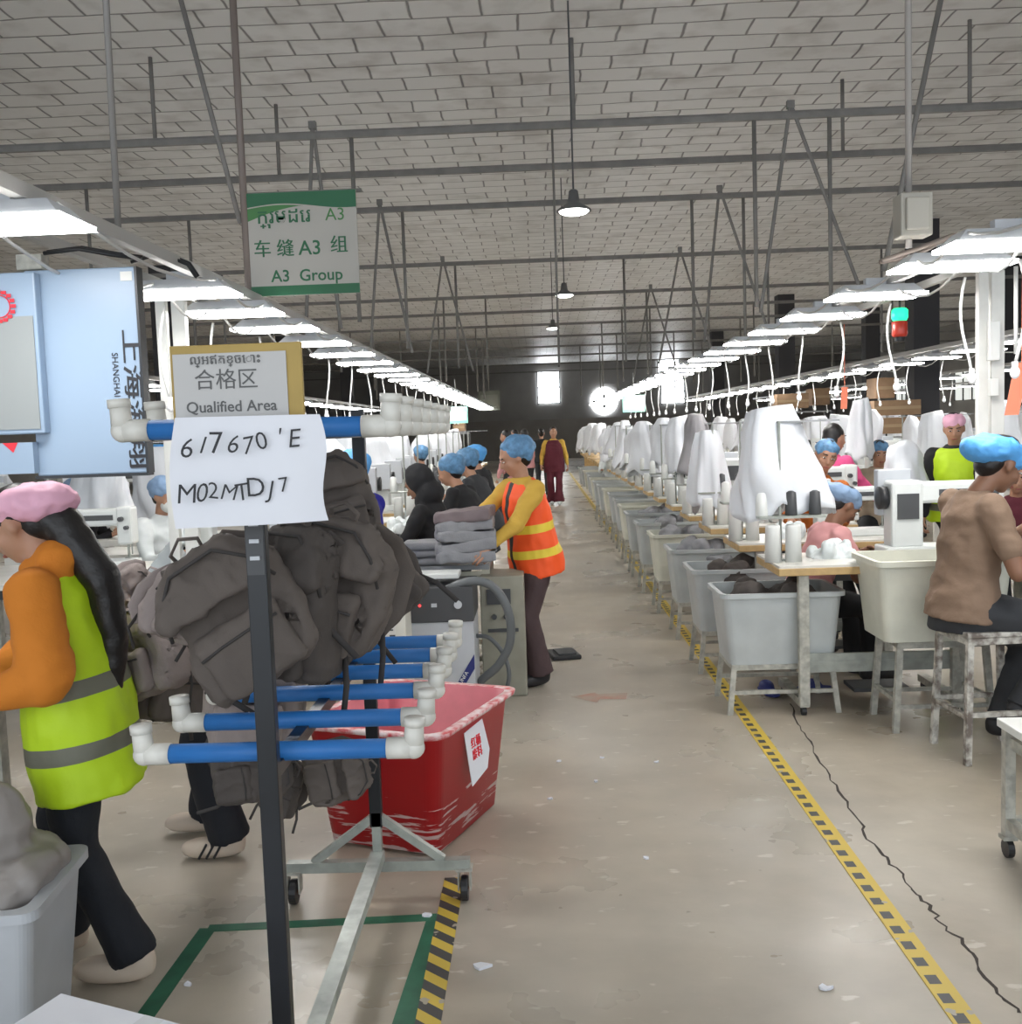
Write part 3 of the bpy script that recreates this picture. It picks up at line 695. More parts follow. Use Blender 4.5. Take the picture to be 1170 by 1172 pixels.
# floor base at each end + long bar
for y in (1.24, ):
    m = MB(); m.bar((-.31, y, .125), (.31, y, .125), .035, .035); m.bar((0, y, .30), (-.22, y, .14), .026, .026); m.bar((0, y, .30), (.22, y, .14), .026, .026); m.bar((0, y, .31), (0, y, .14), .03, .03)
    m.build('base_frame', M_steel, rk)
    for s in (-1, 1):
        c = MB(); c.lathe([(.04, -.012), (.042, -.008), (.042, .008), (.04, .012)], 18, 0, Mx.Translation((s * .29, y - .01, .043)) @ Mx.Rotation(R(90), 4, 'Y'))
        c.box((s * .29 - .02, y, .075), (.005, .045, .075), 1).box((s * .29 + .02, y, .075), (.005, .045, .075), 1).box((s * .29, y, .109), (.055, .055, .008), 1).ell((s * .29, y - .01, .043), .014, 2)
        c.build('caster', [M_blackp, M_frame, mat('rust', (.22, .07, .03), .8)], rk)
MB().bar((0, 1.24, .16), (0, -.25, .13), .045, .035).build('base_bar', mat('galvanised', (.52, .56, .52), .4, metal=.3, c2=(.35, .37, .35), vscale=16), rk)
m = MB(); m.bar((-.31, -.22, .125), (.31, -.22, .125), .035, .035); m.bar((0, -.02, .12), (0, -.22, .12), .03, .03); m.build('base_frame', M_steel, rk)
for s in (-1, 1):
    c = MB(); c.lathe([(.04, -.012), (.042, -.008), (.042, .008), (.04, .012)], 18, 0, Mx.Translation((s * .29, -.22, .043)) @ Mx.Rotation(R(90), 4, 'Y')); c.box((s * .29, -.22, .095), (.05, .05, .03), 1).box((s * .29 - .02, -.22, .07), (.005, .04, .06), 1)
    c.build('caster', [M_blackp, M_frame], rk)

# ------------------------------------------------------------------ backpacks
def make_bag(kind, m, seed, w=.15, h=.2, d=.075):
    t = thing('backpack', 'x', 'backpack')
    rg = random.Random(seed)
    b = MB(); P = [(-1, .80, .55), (-.97, .90, .80), (-.8, 1.0, 1.0), (-.4, 1.04, 1.08), (0, 1.0, .92), (.35, .94, .70), (.65, .84, .52), (.88, .66, .34), (.98, .50, .18)]
    b.loft([(z * h, w * a * rg.uniform(.95, 1.05), d * c * rg.uniform(.9, 1.1), w * .10 * math.sin(z * 2 + seed), d * .3 * math.sin(z * 3 + seed)) for z, a, c in P], n=28, e=.42)
    b.loft([(.30 * h, w * .90, .02, 0, -d * .95), (.45 * h, w * .96, .03, 0, -d * .80), (.75 * h, w * .80, .03, 0, -d * .50), (.98 * h, w * .5, .02, 0, -d * .2)], n=24, e=.4)
    bd = b.blob('bag_body', m, t, vox=.009, smooth=2)
    def fold(o, amp, fr):
        for v in o.data.vertices:
            p = V((v.co.x * 1.4, v.co.y, v.co.z * .8)) * fr + V((seed, seed * 2., 1))
            n_ = (.32 - abs(NZ.noise(p))) + .5 * (.3 - abs(NZ.noise(p * 2.1)))
            v.co += v.normal * n_ * amp
    fold(bd, .040, 7)
    q = MB(); q.loft([(-.92 * h, w * .62, d * .30, 0, -d * 1.2), (-.85 * h, w * .72, d * .38, 0, -d * 1.2), (-.1 * h, w * .74, d * .36, 0, -d * 1.12), (.02 * h, w * .70, d * .22, 0, -d * 1.0)], n=24, e=.35)
    pk = q.blob('front_pocket', m, t, vox=.008, smooth=2); fold(pk, .016, 9)
    z = MB(); z.tube([(-w * .70, -d * 1.50, -h * .20), (-w * .3, -d * 1.56, -h * .17), (w * .3, -d * 1.56, -h * .17), (w * .70, -d * 1.50, -h * .20)], .004, 6); z.build('zipper', M_strap, pk, smooth=True)
    z = MB(); z.tube([(-w * .98, -d * .75, h * .18), (-w * .80, -d * .92, h * .62), (-w * .4, -d * .75, h * .93), (w * .4, -d * .75, h * .93), (w * .80, -d * .92, h * .62), (w * .98, -d * .75, h * .18)], .005, 6); z.build('zipper', M_strap, t, smooth=True)
    hd = MB(); hd.tube([(-.035, 0, h * .93), (-.04, 0, h * 1.12), (0, 0, h * 1.25), (.04, 0, h * 1.12), (.035, 0, h * .93)], .014, 8, flat=.3); hd.build('top_handle', m, t, smooth=True)
    for s in (-1, 1):
        r = random.Random(seed + s); x = s * w * .45; k = r.uniform(.7, 1.2)
        st = MB(); st.tube([(x, d * .5, h * .9), (x + s * .04, d * 1.3 * k, h * .6), (x + s * .075, d * 1.8 * k, .1 * h), (x + s * .08, d * 1.5, -h * .45), (x + s * .04, d * .9, -h * .85)], .032, 10, flat=.22, up=(0, 1, 0)); st.build('shoulder_strap', m, t, smooth=True)
        dn = MB(); dn.tube([(x + s * .05, d * 1.2, -h * .6), (x + s * .09, d * .6, -h * 1.1), (x + s * .07 + r.uniform(-.04, .04), d * .3, -h * 1.6)], .010, 6, flat=.3, up=(0, 1, 0)); dn.build('strap_end', M_strap, t, smooth=True)
    return t
B1 = make_bag('a', M_bag, 1, .155, .185, .085); B2 = make_bag('b', M_bagd, 5, .12, .19, .07); B3 = make_bag('c', M_bagl, 9, .14, .17, .08)
def bag(src, px, py, Y, rot, s, lab, grp='taupe backpacks hung on the rack'):
    o = first_or(src, at(px, py, Y), 0, lab, grp, (s, s, s)); o.rotation_euler = tuple(R(a) for a in rot); return o
bag(B1, 268, 700, 2.36, (8, -32, 8), .92, 'large taupe backpack hanging tilted left of the front pole')
bag(B3, 200, 690, 2.60, (0, 26, 40), .52, 'pale taupe backpack peeking out at the left of the hung bags')
bag(B2, 335, 688, 2.50, (0, 6, -22), .98, 'dark backpack just right of the front pole')
bag(B1, 383, 665, 2.62, (6, 14, -12), .92, 'taupe backpack with a pocket, right side of the upper arms')
bag(B2, 420, 655, 2.95, (0, -42, 14), .85, 'dark backpack sticking out to the right below the upper arms')
bag(B1, 378, 575, 2.85, (0, -14, 20), .72, 'taupe backpack hanging high behind the handwritten sheet')
bag(B3, 288, 800, 2.75, (0, 5, 10), .85, 'lighter grey-taupe backpack hanging low behind the front pole')
bag(B1, 192, 765, 3.3, (4, 12, 50), .85, 'dark bundled backpack hanging left beside the lime vest')
bag(B3, 165, 745, 3.15, (0, -20, -30), .8, 'creased grey backpack in the left bundle behind the lime vest')
bag(B2, 290, 888, 2.75, (0, 85, 10), .55, 'dark backpack hanging under the lower blue arms, left of pole')
bag(B1, 388, 885, 2.95, (0, 80, 0), .50, 'small taupe backpack hanging in front of the red tub')
bag(B2, 325, 900, 3.0, (0, 20, 0), .45, 'dark backpack at the foot of the front pole bags')
bag(B3, 152, 676, 3.7, (20, 50, 20), .6, 'pinkish grey backpack lying against the white table edge')

# ------------------------------------------------------------------ red tub
tub = thing('plastic_tub', 'worn red plastic tub with white scuffs standing beside the rack', 'tub', ((-.40 - .93) / 2 + .125, (3.62 + 3.78) / 2 + .32, 0), R(-21))
def rbox_ring(hx, hy, r, z, n=6):
    out = []
    for cx, cy, a0 in ((hx - r, hy - r, 0), (-hx + r, hy - r, 90), (-hx + r, -hy + r, 180), (hx - r, -hy + r, 270)):
        for k in range(n + 1):
            a = R(a0 + 90 * k / n); out.append((cx + r * math.cos(a), cy + r * math.sin(a), z))
    return out
def shell(rings, mi_list, close_bottom=True, close_top=False):
    vs = []; fs = []; n = len(rings[0]); ms = []
    for r in rings: vs += r
    for i in range(len(rings) - 1):
        for j in range(n): fs.append((i * n + j, i * n + (j + 1) % n, (i + 1) * n + (j + 1) % n, (i + 1) * n + j)); ms.append(mi_list[i])
    if close_bottom: fs.append(tuple(range(n - 1, -1, -1))); ms.append(mi_list[0])
    if close_top: b = (len(rings) - 1) * n; fs.append(tuple(b + j for j in range(n))); ms.append(mi_list[-1])
    m = MB(); m.v = [V(p) for p in vs]; m.f = [list(f) for f in fs]; m.m = ms; return m
R_ = rbox_ring
shell([R_(.235, .29, .05, .015), R_(.285, .345, .06, .47), R_(.29, .35, .06, .472), R_(.315, .375, .07, .474), R_(.318, .378, .07, .49), R_(.28, .34, .06, .49), R_(.228, .283, .05, .03)], [0, 0, 0, 1, 1, 2, 2], True, True).build('tub_body', [M_red, mat('tub_rim', (.62, .06, .07), .4, c2=(.85, .70, .70), vscale=25), M_pink_in], tub, smooth=True)
# notice on right side (towards +x)
nt_ = thing('tub_notice', 'white paper with red writing taped on the red tub side', 'notice', (0, 0, 0)); nt_.matrix_world = tub.matrix_basis @ Mx.Translation((.292, -.03, .33)) @ Mx.Rotation(R(-6), 4, 'Y')
MB().add([(0, -.075, -.11), (0, .075, -.085), (0, .115, -.02), (0, .085, .11), (0, -.085, .10), (.003, -.075, -.11), (.003, .075, -.085), (.003, .115, -.02), (.003, .085, .11), (.003, -.085, .10)], [(5, 6, 7, 8, 9), (0, 4, 3, 2, 1)] + [(k, (k + 1) % 5, (k + 1) % 5 + 5, k + 5) for k in range(5)]).build('sheet', M_paper, nt_)
SIDE = Mx.Rotation(R(90), 4, 'Z') @ FRONT
text('红桶\n废料', .045, nt_, Mx.Translation((.0042, 0, .02)) @ SIDE, M_redink, ext=.0004, bold=.0006, name='writing')

# ------------------------------------------------------------------ stations
def make_table():
    t = thing('sewing_table', 'x', 'table')
    MB().box((0, 0, .806), (1.06, .54, .012)).build('laminate', M_top, t)
    MB().box((0, 0, .78), (1.07, .55, .040)).build('tabletop', M_wood, t, bevel=.004)
    for s in (-1, 1):
        MB().box((s * .40, -.235, .41), (.055, .04, .70)).build('leg', M_frame, t, bevel=.004)
        m = MB().box((s * .40, 0, .07), (.05, .50, .04)); 
        for q in (-1, 1): m.lathe([(.025, -.012), (.025, .012)], 12, 1, Mx.Translation((s * .40, q * .22, .026)) @ Mx.Rotation(R(90), 4, 'Y'))
        m.build('foot', [M_frame, M_blackp], t)
    MB().box((0, -.21, .28), (.76, .02, .10)).box((0, -.222, .28), (.76, .006, .02)).build('crossbar', M_steel, t)
    MB().box((.05, -.02, .10), (.3, .2, .02)).build('pedal', M_dgrey, t)
    MB().box((.2, .05, .62), (.2, .16, .2)).lathe([(.07, -.12), (.075, -.1), (.075, .1), (.06, .12)], 14, 0, Mx.Translation((.2, .05, .60)) @ Mx.Rotation(R(90), 4, 'Y')).build('motor', M_dgrey, t)
    return t
def make_machine():
    t = thing('sewing_machine', 'x', 'sewing machine')
    MB().box((.17, 0, .025), (.56, .18, .05)).build('bed', M_mach, t, bevel=.008)
    m = MB().box((0, 0, .20), (.15, .13, .32)).box((.23, 0, .30), (.36, .10, .10)).box((.41, 0, .25), (.09, .11, .22)); m.build('arm', M_mach, t, bevel=.015)
    m = MB().tube([(.41, 0, .15), (.41, 0, .06)], .008, 8).box((.41, 0, .062), (.03, .05, .006)).tube([(.43, .0, .15), (.43, 0, .08)], .005, 6); m.build('needle_bar', M_steel, t)
    MB().lathe([(.035, -.02), (.055, -.018), (.055, .018), (.03, .02)], 18, 0, Mx.Translation((-.10, 0, .28)) @ Mx.Rotation(R(90), 4, 'Y')).build('handwheel', M_blackp, t, smooth=True)
    MB().box((.0, -.068, .24), (.10, .008, .12)).build('stitch_panel', M_dgrey, t); MB().box((.25, -.053, .30), (.2, .006, .03)).build('name_plate', M_dgrey, t)
    m = MB().lathe([(.014, 0), (.014, .03)], 10, 0, Mx.Translation((.40, -.055, .29)) @ FRONT).lathe([(.012, 0), (.012, .03)], 10, 0, Mx.Translation((.43, -.055, .24)) @ FRONT); m.build('tension_knob', M_dgrey, t)
    MB().box((-.02, .09, .30), (.16, .06, .22)).build('control_box', M_lgrey, t, bevel=.006)
    return t
def make_stand():
    t = thing('thread_stand', 'x', 'thread stand')
    MB().tube([(0, 0, 0), (0, 0, .76)], .008, 8).lathe([(.05, 0), (.05, .012)], 14).build('pole', M_steel, t)
    MB().box((.05, 0, .24), (.36, .14, .012)).build('spool_shelf', M_steel, t)
    MB().box((.16, .06, .755), (.34, .10, .010)).build('thread_guide', M_grey, t)
    for x in (-.1, .06, .19):
        MB().lathe([(.032, .246), (.034, .25), (.028, .37), (.010, .38)], 14, 0, c=(x, 0, 0)).build('spool', M_dgrey if x > 0 else M_wplas, t, smooth=True)
    for x in (-.055, .055): MB().lathe([(.045, 0), (.040, .19), (.038, .2)], 16, 0, c=(x, -.06, 0)).build('thread_cone', M_wplas, t, smooth=True)
    return t
def make_cover(seed, m, w=.26, h=.58):
    rnd = random.Random(seed); b = MB(); n = 44; k = 14; vs = []; ph = rnd.uniform(0, 6); lr = rnd.uniform(.25, .5)
    for i in range(k + 1):
        f = i / k; z = -h * (f ** .9)
        for j in range(n):
            a = 2 * PI * j / n; ca, sa = math.cos(a), math.sin(a)
            sq = 1 / max(abs(ca), abs(sa)) ** .45          # boxy section where it lies over the stand
            prof = lr + (.62 - lr) * min(1, f * 6) + .38 * f ** 1.2
            pl = .16 * f * (.5 - abs(math.sin(a * 3.5 + ph + 1.2 * math.sin(f * 3 + ph)))) + .07 * (.5 - abs(math.sin(a * 8 + seed)))
            rr = w * prof * sq * (1 + pl + .30 * NZ.noise(V((ca * 1.3, sa * 1.3, f * 1.6 + seed * 3.))))
            x = rr * ca + .08 * f * math.sin(ph) + .03 * (1 - f) * math.cos(ph * 2); y = .6 * rr * sa
            zz = z + f * h * (.22 * NZ.noise(V((ca * 1.8, sa * 1.8, seed + 7.)))) + .06 * (1 - f) * math.cos(a + ph) * min(1, .3 + f)
            vs.append((x, y, zz))
    fs = [(i * n + j, (i + 1) * n + j, (i + 1) * n + (j + 1) % n, i * n + (j + 1) % n) for i in range(k) for j in range(n)] + [tuple(range(n))]
    b.add(vs, fs); o = b.build('machine_cover', m, smooth=True)
    s = o.modifiers.new('thick', 'SOLIDIFY'); s.thickness = .002
    return tag(o, 'x', 'cover')
def make_bin(m, fill):
    t = thing('storage_bin', 'x', 'bin')
    hx, hy, h = .31, .22, .40
    shell([R_(hx * .86, hy * .84, .04, 0), R_(hx * .97, hy * .97, .045, h - .03), R_(hx, hy, .05, h - .028), R_(hx * 1.03, hy * 1.04, .05, h - .026), R_(hx * 1.03, hy * 1.04, .05, h), R_(hx * .96, hy * .96, .045, h), R_(hx * .78, hy * .78, .04, .01)], [0] * 7, True, True).build('bin_body', m, t, smooth=False, bevel=0)
    return t
def make_bin_stand():
    t = thing('bin_stand', 'x', 'stand')
    for sx in (-1, 1):
        for sy in (-1, 1): MB().bar((sx * .29, sy * .2, 0), (sx * .26, sy * .18, .27), .028).build('leg', M_frame, t)
    m = MB()
    for s in (-1, 1): m.box((0, s * .18, .255), (.55, .028, .028)); m.box((s * .26, 0, .255), (.028, .36, .028)); m.box((0, s * .19, .12), (.56, .02, .02))
    m.build('frame', M_frame, t); return t
def make_fill(seed, mats, w=.25, d=.17, hump=.08):
    b = MB(); r = random.Random(seed)
    for i in range(9): b.ell((r.uniform(-w, w) * .75, r.uniform(-d, d) * .75, r.uniform(-.03, .04)), (r.uniform(.06, .11), r.uniform(.05, .09), hump * r.uniform(.5, 1)))
    b.ell((0, 0, -.05), (w, d, .06), e=.6)
    return tag(b.blob('fabric_heap', mats, vox=.012, smooth=3, amp=.015, freq=14, seed=seed), 'x', 'fabric')
FW = make_fill(3, M_whites)
TB, MC, TS, BS = make_table(), make_machine(), make_stand(), make_bin_stand()
BN = make_bin(M_bin, 0); BNc = make_bin(M_bincream, 0)
CV = [make_cover(s, M_cover) for s in (1, 4, 8)] + [make_cover(11, M_coverg)] + [make_cover(s, M_cover) for s in (17, 23, 31)]
WH = [0, 1, 2, 4, 5, 6]
FH = [make_fill(1, M_bagd), make_fill(2, M_greyf)]
NST = 24
SP = 1.06
def place(src, loc, rz, lab, grp, scale=None): return first_or(src, loc, rz, lab, grp, scale)
covers_y = []
for i in range(NST):
    Y = 5.62 + SP * i; o = ORD[i] if i < 10 else None; X = 1.775
    L_ = lambda a: ('%s, %s along the right line' % (a, o)) if o else '%s, one of the distant ones in the right line' % a
    sd = random.Random(100 + i)
    if i < 14: place(TB, (X, Y, 0), 0, L_('sewing table with yellow wood edge'), 'tables of the right line')
    else: tag(MB().box((X, Y, .78), (1.06, .54, .05)).box((X - .4, Y, .4), (.055, .05, .72)).build('sewing_table', M_wood), L_('sewing table with yellow wood edge'), 'table', 'tables of the right line')
    if i < 14: place(MC, (1.99 if i == 0 else 1.86, Y + .02, .812), 0, L_('white industrial sewing machine'), 'machines of the right line', (1.15 if i != 1 else .9,) * 3)
    if i < 14: place(TS, (1.31, Y - .02, .812), 0, L_('thread stand holding spools and cones'), 'thread stands of the right line')
    ci = WH[(i * 5 + i // 6) % 6]
    if i in (3,): ci = 3
    if i not in (1,):
        zc = 1.62 + sd.uniform(-.14, .03) if i else 1.645; s = 1.0 if i else 1.0
        s = sd.uniform(.8, 1.12) if i else 1.08
        place(CV[ci], (1.33 + sd.uniform(-.06, .08), Y + .10, zc), sd.uniform(0, 6) if i else .3, L_('grey plastic cover draped over stand' if ci == 3 else 'white plastic cover draped over stand'), 'covers of the right line', (s, s, sd.uniform(.8, 1.1) if i else 1.0))
    if i > 2:
        place(CV[WH[(i * 2 + 1) % 6]], (2.15 + sd.uniform(-.25, .2), Y + .05, 1.46 + sd.uniform(-.12, .1)), sd.uniform(1, 5), L_('white plastic cover over machine head'), 'machine head covers of the right line', (sd.uniform(.7, .95),) * 2 + (sd.uniform(.6, .85),))
    if i < 9:
        place(FW, (1.62 + sd.uniform(-.06, .06), Y + .05, .835), i * 1.3, L_('small heap of white cloth on table'), 'white cloth heaps', (.55, .55, .8))
    # bins
    by = Y + .02 if i == 0 else Y - .12
    bx = 1.28 if i == 0 else 1.25 + .02 * math.sin(i)
    if i < 18:
        if i < 12: place(BS, (bx, by, 0), 0, L_('short metal stand carrying a bin'), 'bin stands of the right line')
        place(BN if (i % 3 or i == 0) else BNc, (bx, by, .269), 0, L_('grey plastic bin' if (i % 3 or i == 0) else 'cream plastic bin'), 'bins of the right line', (1.05, 1.0, .98))
        if i < 6: place(FH[0] if i in (0, 1) else FH[1], (bx, by, .63), i, L_('heap of dark cut fabric in a bin' if i in (0, 1) else 'heap of grey cut fabric in a bin'), 'fabric in bins')
# second cream bin by the man and its stand
b2 = dup(BNc, (1.98, 5.22, .46), 0, 'cream plastic bin beside the man in brown, on a tall stand', 'bins of the right line', (1.08, 1.0, 1.02))
t = thing('bin_stand', 'tall thin metal stand under the cream bin beside the seated man', 'stand', (1.98, 5.22, 0))
for sx in (-1, 1):
    for sy in (-1, 1): MB().bar((sx * .24, sy * .17, 0), (sx * .21, sy * .15, .455), .03).build('leg', M_frame, t)
m = MB()
for s in (-1, 1): m.box((0, s * .155, .44), (.45, .03, .03)); m.box((s * .21, 0, .44), (.03, .3, .03)); m.box((0, s * .165, .13), (.47, .02, .02)); m.box((s * .23, 0, .16), (.02, .32, .02))
m.build('frame', M_frame, t)
# rows further right and left : machines and covers
def lite_table(X, Y, lab, grp):
    tag(MB().box((X, Y, .78), (1.06, .54, .05)).box((X - .4, Y, .38), (.055, .05, .76)).box((X + .4, Y, .38), (.055, .05, .76)).build('sewing_table', M_top), lab, 'table', grp)
for r, (X0, y0, n, sp, nm) in enumerate([(4.9, 9.2, 20, 1.25, 'second right sewing line'), (8.1, 13.0, 18, 1.5, 'third right sewing line'), (-5.0, 9.5, 16, 1.3, 'second left sewing line')]):
    for i in range(n):
        Y = y0 + sp * i; sd = random.Random(r * 50 + i); o = ORD[i] if i < 6 else None
        L_ = lambda a: ('%s in the %s, %s from the near end' % (a, nm, o)) if o else '%s, a distant one in the %s' % (a, nm)
        lite_table(X0, Y, L_('white-topped table'), 'tables of the ' + nm)
        place(CV[sd.choice(WH)], (X0 + sd.uniform(-.5, 0), Y, 1.66 + sd.uniform(-.12, .05)), sd.uniform(0, 5), L_('white cover'), 'covers of the ' + nm, (sd.uniform(.9, 1.3),) * 2 + (sd.uniform(.9, 1.25),))
        place(TS, (X0 - .3, Y + .1, .812), 0, L_('thread stand'), 'thread stands of the ' + nm)
        if i < 12: place(MC, (X0 - .1, Y - .1, .812), 0, L_('white sewing machine'), 'machines of the ' + nm, (1.2,) * 3)
# left line
for i in range(18):
    Y = 5.85 + 1.08 * i; sd = random.Random(300 + i); o = ORD[i] if i < 8 else None
    L_ = lambda a: ('%s in the left line, %s from the near end' % (a, o)) if o else '%s, a distant one in the left line' % a
    if i != 0 : place(TB, (-1.75, Y, 0), PI, L_('sewing table'), 'tables of the left line')
    if i < 13: place(MC, (-1.45 - .03 * i, Y - .05, .812), PI, L_('white sewing machine'), 'machines of the left line', (1.15,) * 3)
    if i > 1:
        place(CV[WH[(i + 1) % 6]], (-1.95 + sd.uniform(-.2, .2), Y + .1, 1.60 + sd.uniform(-.1, .06)), sd.uniform(0, 5), L_('white plastic cover'), 'covers of the left line', (1.1, 1.1, 1.0))
    if 0 < i < 9: place(FW, (-1.1, Y + .02, .835), i, L_('small heap of white cloth on table'), 'white cloth heaps on the left', (.6, .6, .9))
    if i > 2 and i < 12:
        place(TS, (-1.2, Y, .812), 0, L_('thread stand'), 'thread stands of the left line')
    if i > 0 and i < 14:
        lite_table(-3.2, Y + .3, L_('white table beyond the operators'), 'back tables of the left line')
        place(CV[WH[i % 6]], (-3.1 + sd.uniform(-.2, .2), Y + .3, 1.58 + sd.uniform(-.1, .1)), sd.uniform(0, 5), L_('white cover beyond the operators'), 'back covers of the left line', (1.2, 1.2, 1.05))

# ------------------------------------------------------------------ people
def ik(S, T, a, b, hint):
    S, T, hint = V(S), V(T), V(hint); d = T - S; L = d.length
    if L > (a + b) * .998: T = S + d.normalized() * (a + b) * .998; d = T - S; L = d.length
    u = d.normalized(); x = (a * a - b * b + L * L) / (2 * L); h = math.sqrt(max(a * a - x * x, 0)); n = hint - u * hint.dot(u)
    n = n.normalized() if n.length > 1e-4 else V((0, 0, -1)); return S + u * x + n * h, T
def add_hand(b, ex, wrist, d, nrm, side, s, curl=20):
    d = d.normalized(); nrm = (nrm - d * nrm.dot(d)).normalized(); u = d.cross(nrm) * side
    M = Mx((u, d, nrm)).transposed().to_4x4(); M.translation = wrist + d * .045 * s
    b.ell((0, 0, 0), (.037 * s, .05 * s, .017 * s), M=M); b.cap(wrist - d * .01, wrist + d * .03 * s, .024 * s, .024 * s)
    for i in range(4):
        p = wrist + d * (.078 - .004 * abs(i - 1)) * s + u * (.027 - .018 * i) * s; pts = [p]; ln = [.072, .08, .074, .058][i] * s; a = 0; dirv = d
        for k, f in enumerate((.45, .3, .25)):
            a += R(curl * (1 + .3 * k)); dirv = d * math.cos(a) + nrm * math.sin(a) + u * (.12 - .08 * i) * .5; p = p + dirv.normalized() * ln * f; pts.append(p)
        ex.tube(pts, [.0092 * s, .0088 * s, .008 * s, .0062 * s], 8); ex.ell(pts[-1], .0062 * s, n=8, k=6)
    p = wrist + d * .02 * s + u * .028 * s; pts = [p]
    for k, (f, g) in enumerate(((.8, .6), (.9, .35), (1, .1))): p = p + (d * f + u * g + nrm * (.25 + .2 * k)).normalized() * .026 * s; pts.append(p)
    ex.tube(pts, [.0115 * s, .011 * s, .0095 * s, .007 * s], 8); ex.ell(pts[-1], .007 * s, n=8, k=6)

def vest_mat(base, band, zs, hw, black=False):
    nm = 'vest_%s_%s_%s' % (base.name, band.name, zs); 
    if nm in MATS: return MATS[nm]
    m = base.copy(); m.name = nm; nt = m.node_tree; N = nt.nodes; L = nt.links; p = N['Principled BSDF']
    at_ = N.new('ShaderNodeAttribute'); at_.attribute_name = 'torso'; sx = N.new('ShaderNodeSeparateXYZ'); L.new(at_.outputs['Vector'], sx.inputs[0])
    def mt(op, a, b):
        q = N.new('ShaderNodeMath'); q.operation = op
        for i, v in enumerate((a, b)):
            if isinstance(v, (int, float)): q.inputs[i].default_value = v
            else: L.new(v, q.inputs[i])
        return q.outputs[0]
    acc = None
    for z in zs:
        g = mt('LESS_THAN', mt('ABSOLUTE', mt('SUBTRACT', sx.outputs['Z'], z), 0), hw); acc = g if acc is None else mt('MAXIMUM', acc, g)
    x = N.new('ShaderNodeMix'); x.data_type = 'RGBA'; x.inputs[6].default_value = base.node_tree.nodes['Principled BSDF'].inputs['Base Color'].default_value
    x.inputs[7].default_value = band.node_tree.nodes['Principled BSDF'].inputs['Base Color'].default_value; L.new(acc, x.inputs[0]); out = x.outputs[2]
    if black:
        g = mt('MULTIPLY', mt('LESS_THAN', mt('ABSOLUTE', sx.outputs['X'], 0), .02), mt('GREATER_THAN', sx.outputs['Y'], .03))
        y = N.new('ShaderNodeMix'); y.data_type = 'RGBA'; L.new(out, y.inputs[6]); y.inputs[7].default_value = (.02, .02, .02, 1); L.new(g, y.inputs[0]); out = y.outputs[2]
    L.new(out, p.inputs['Base Color']); MATS[nm] = m; return m
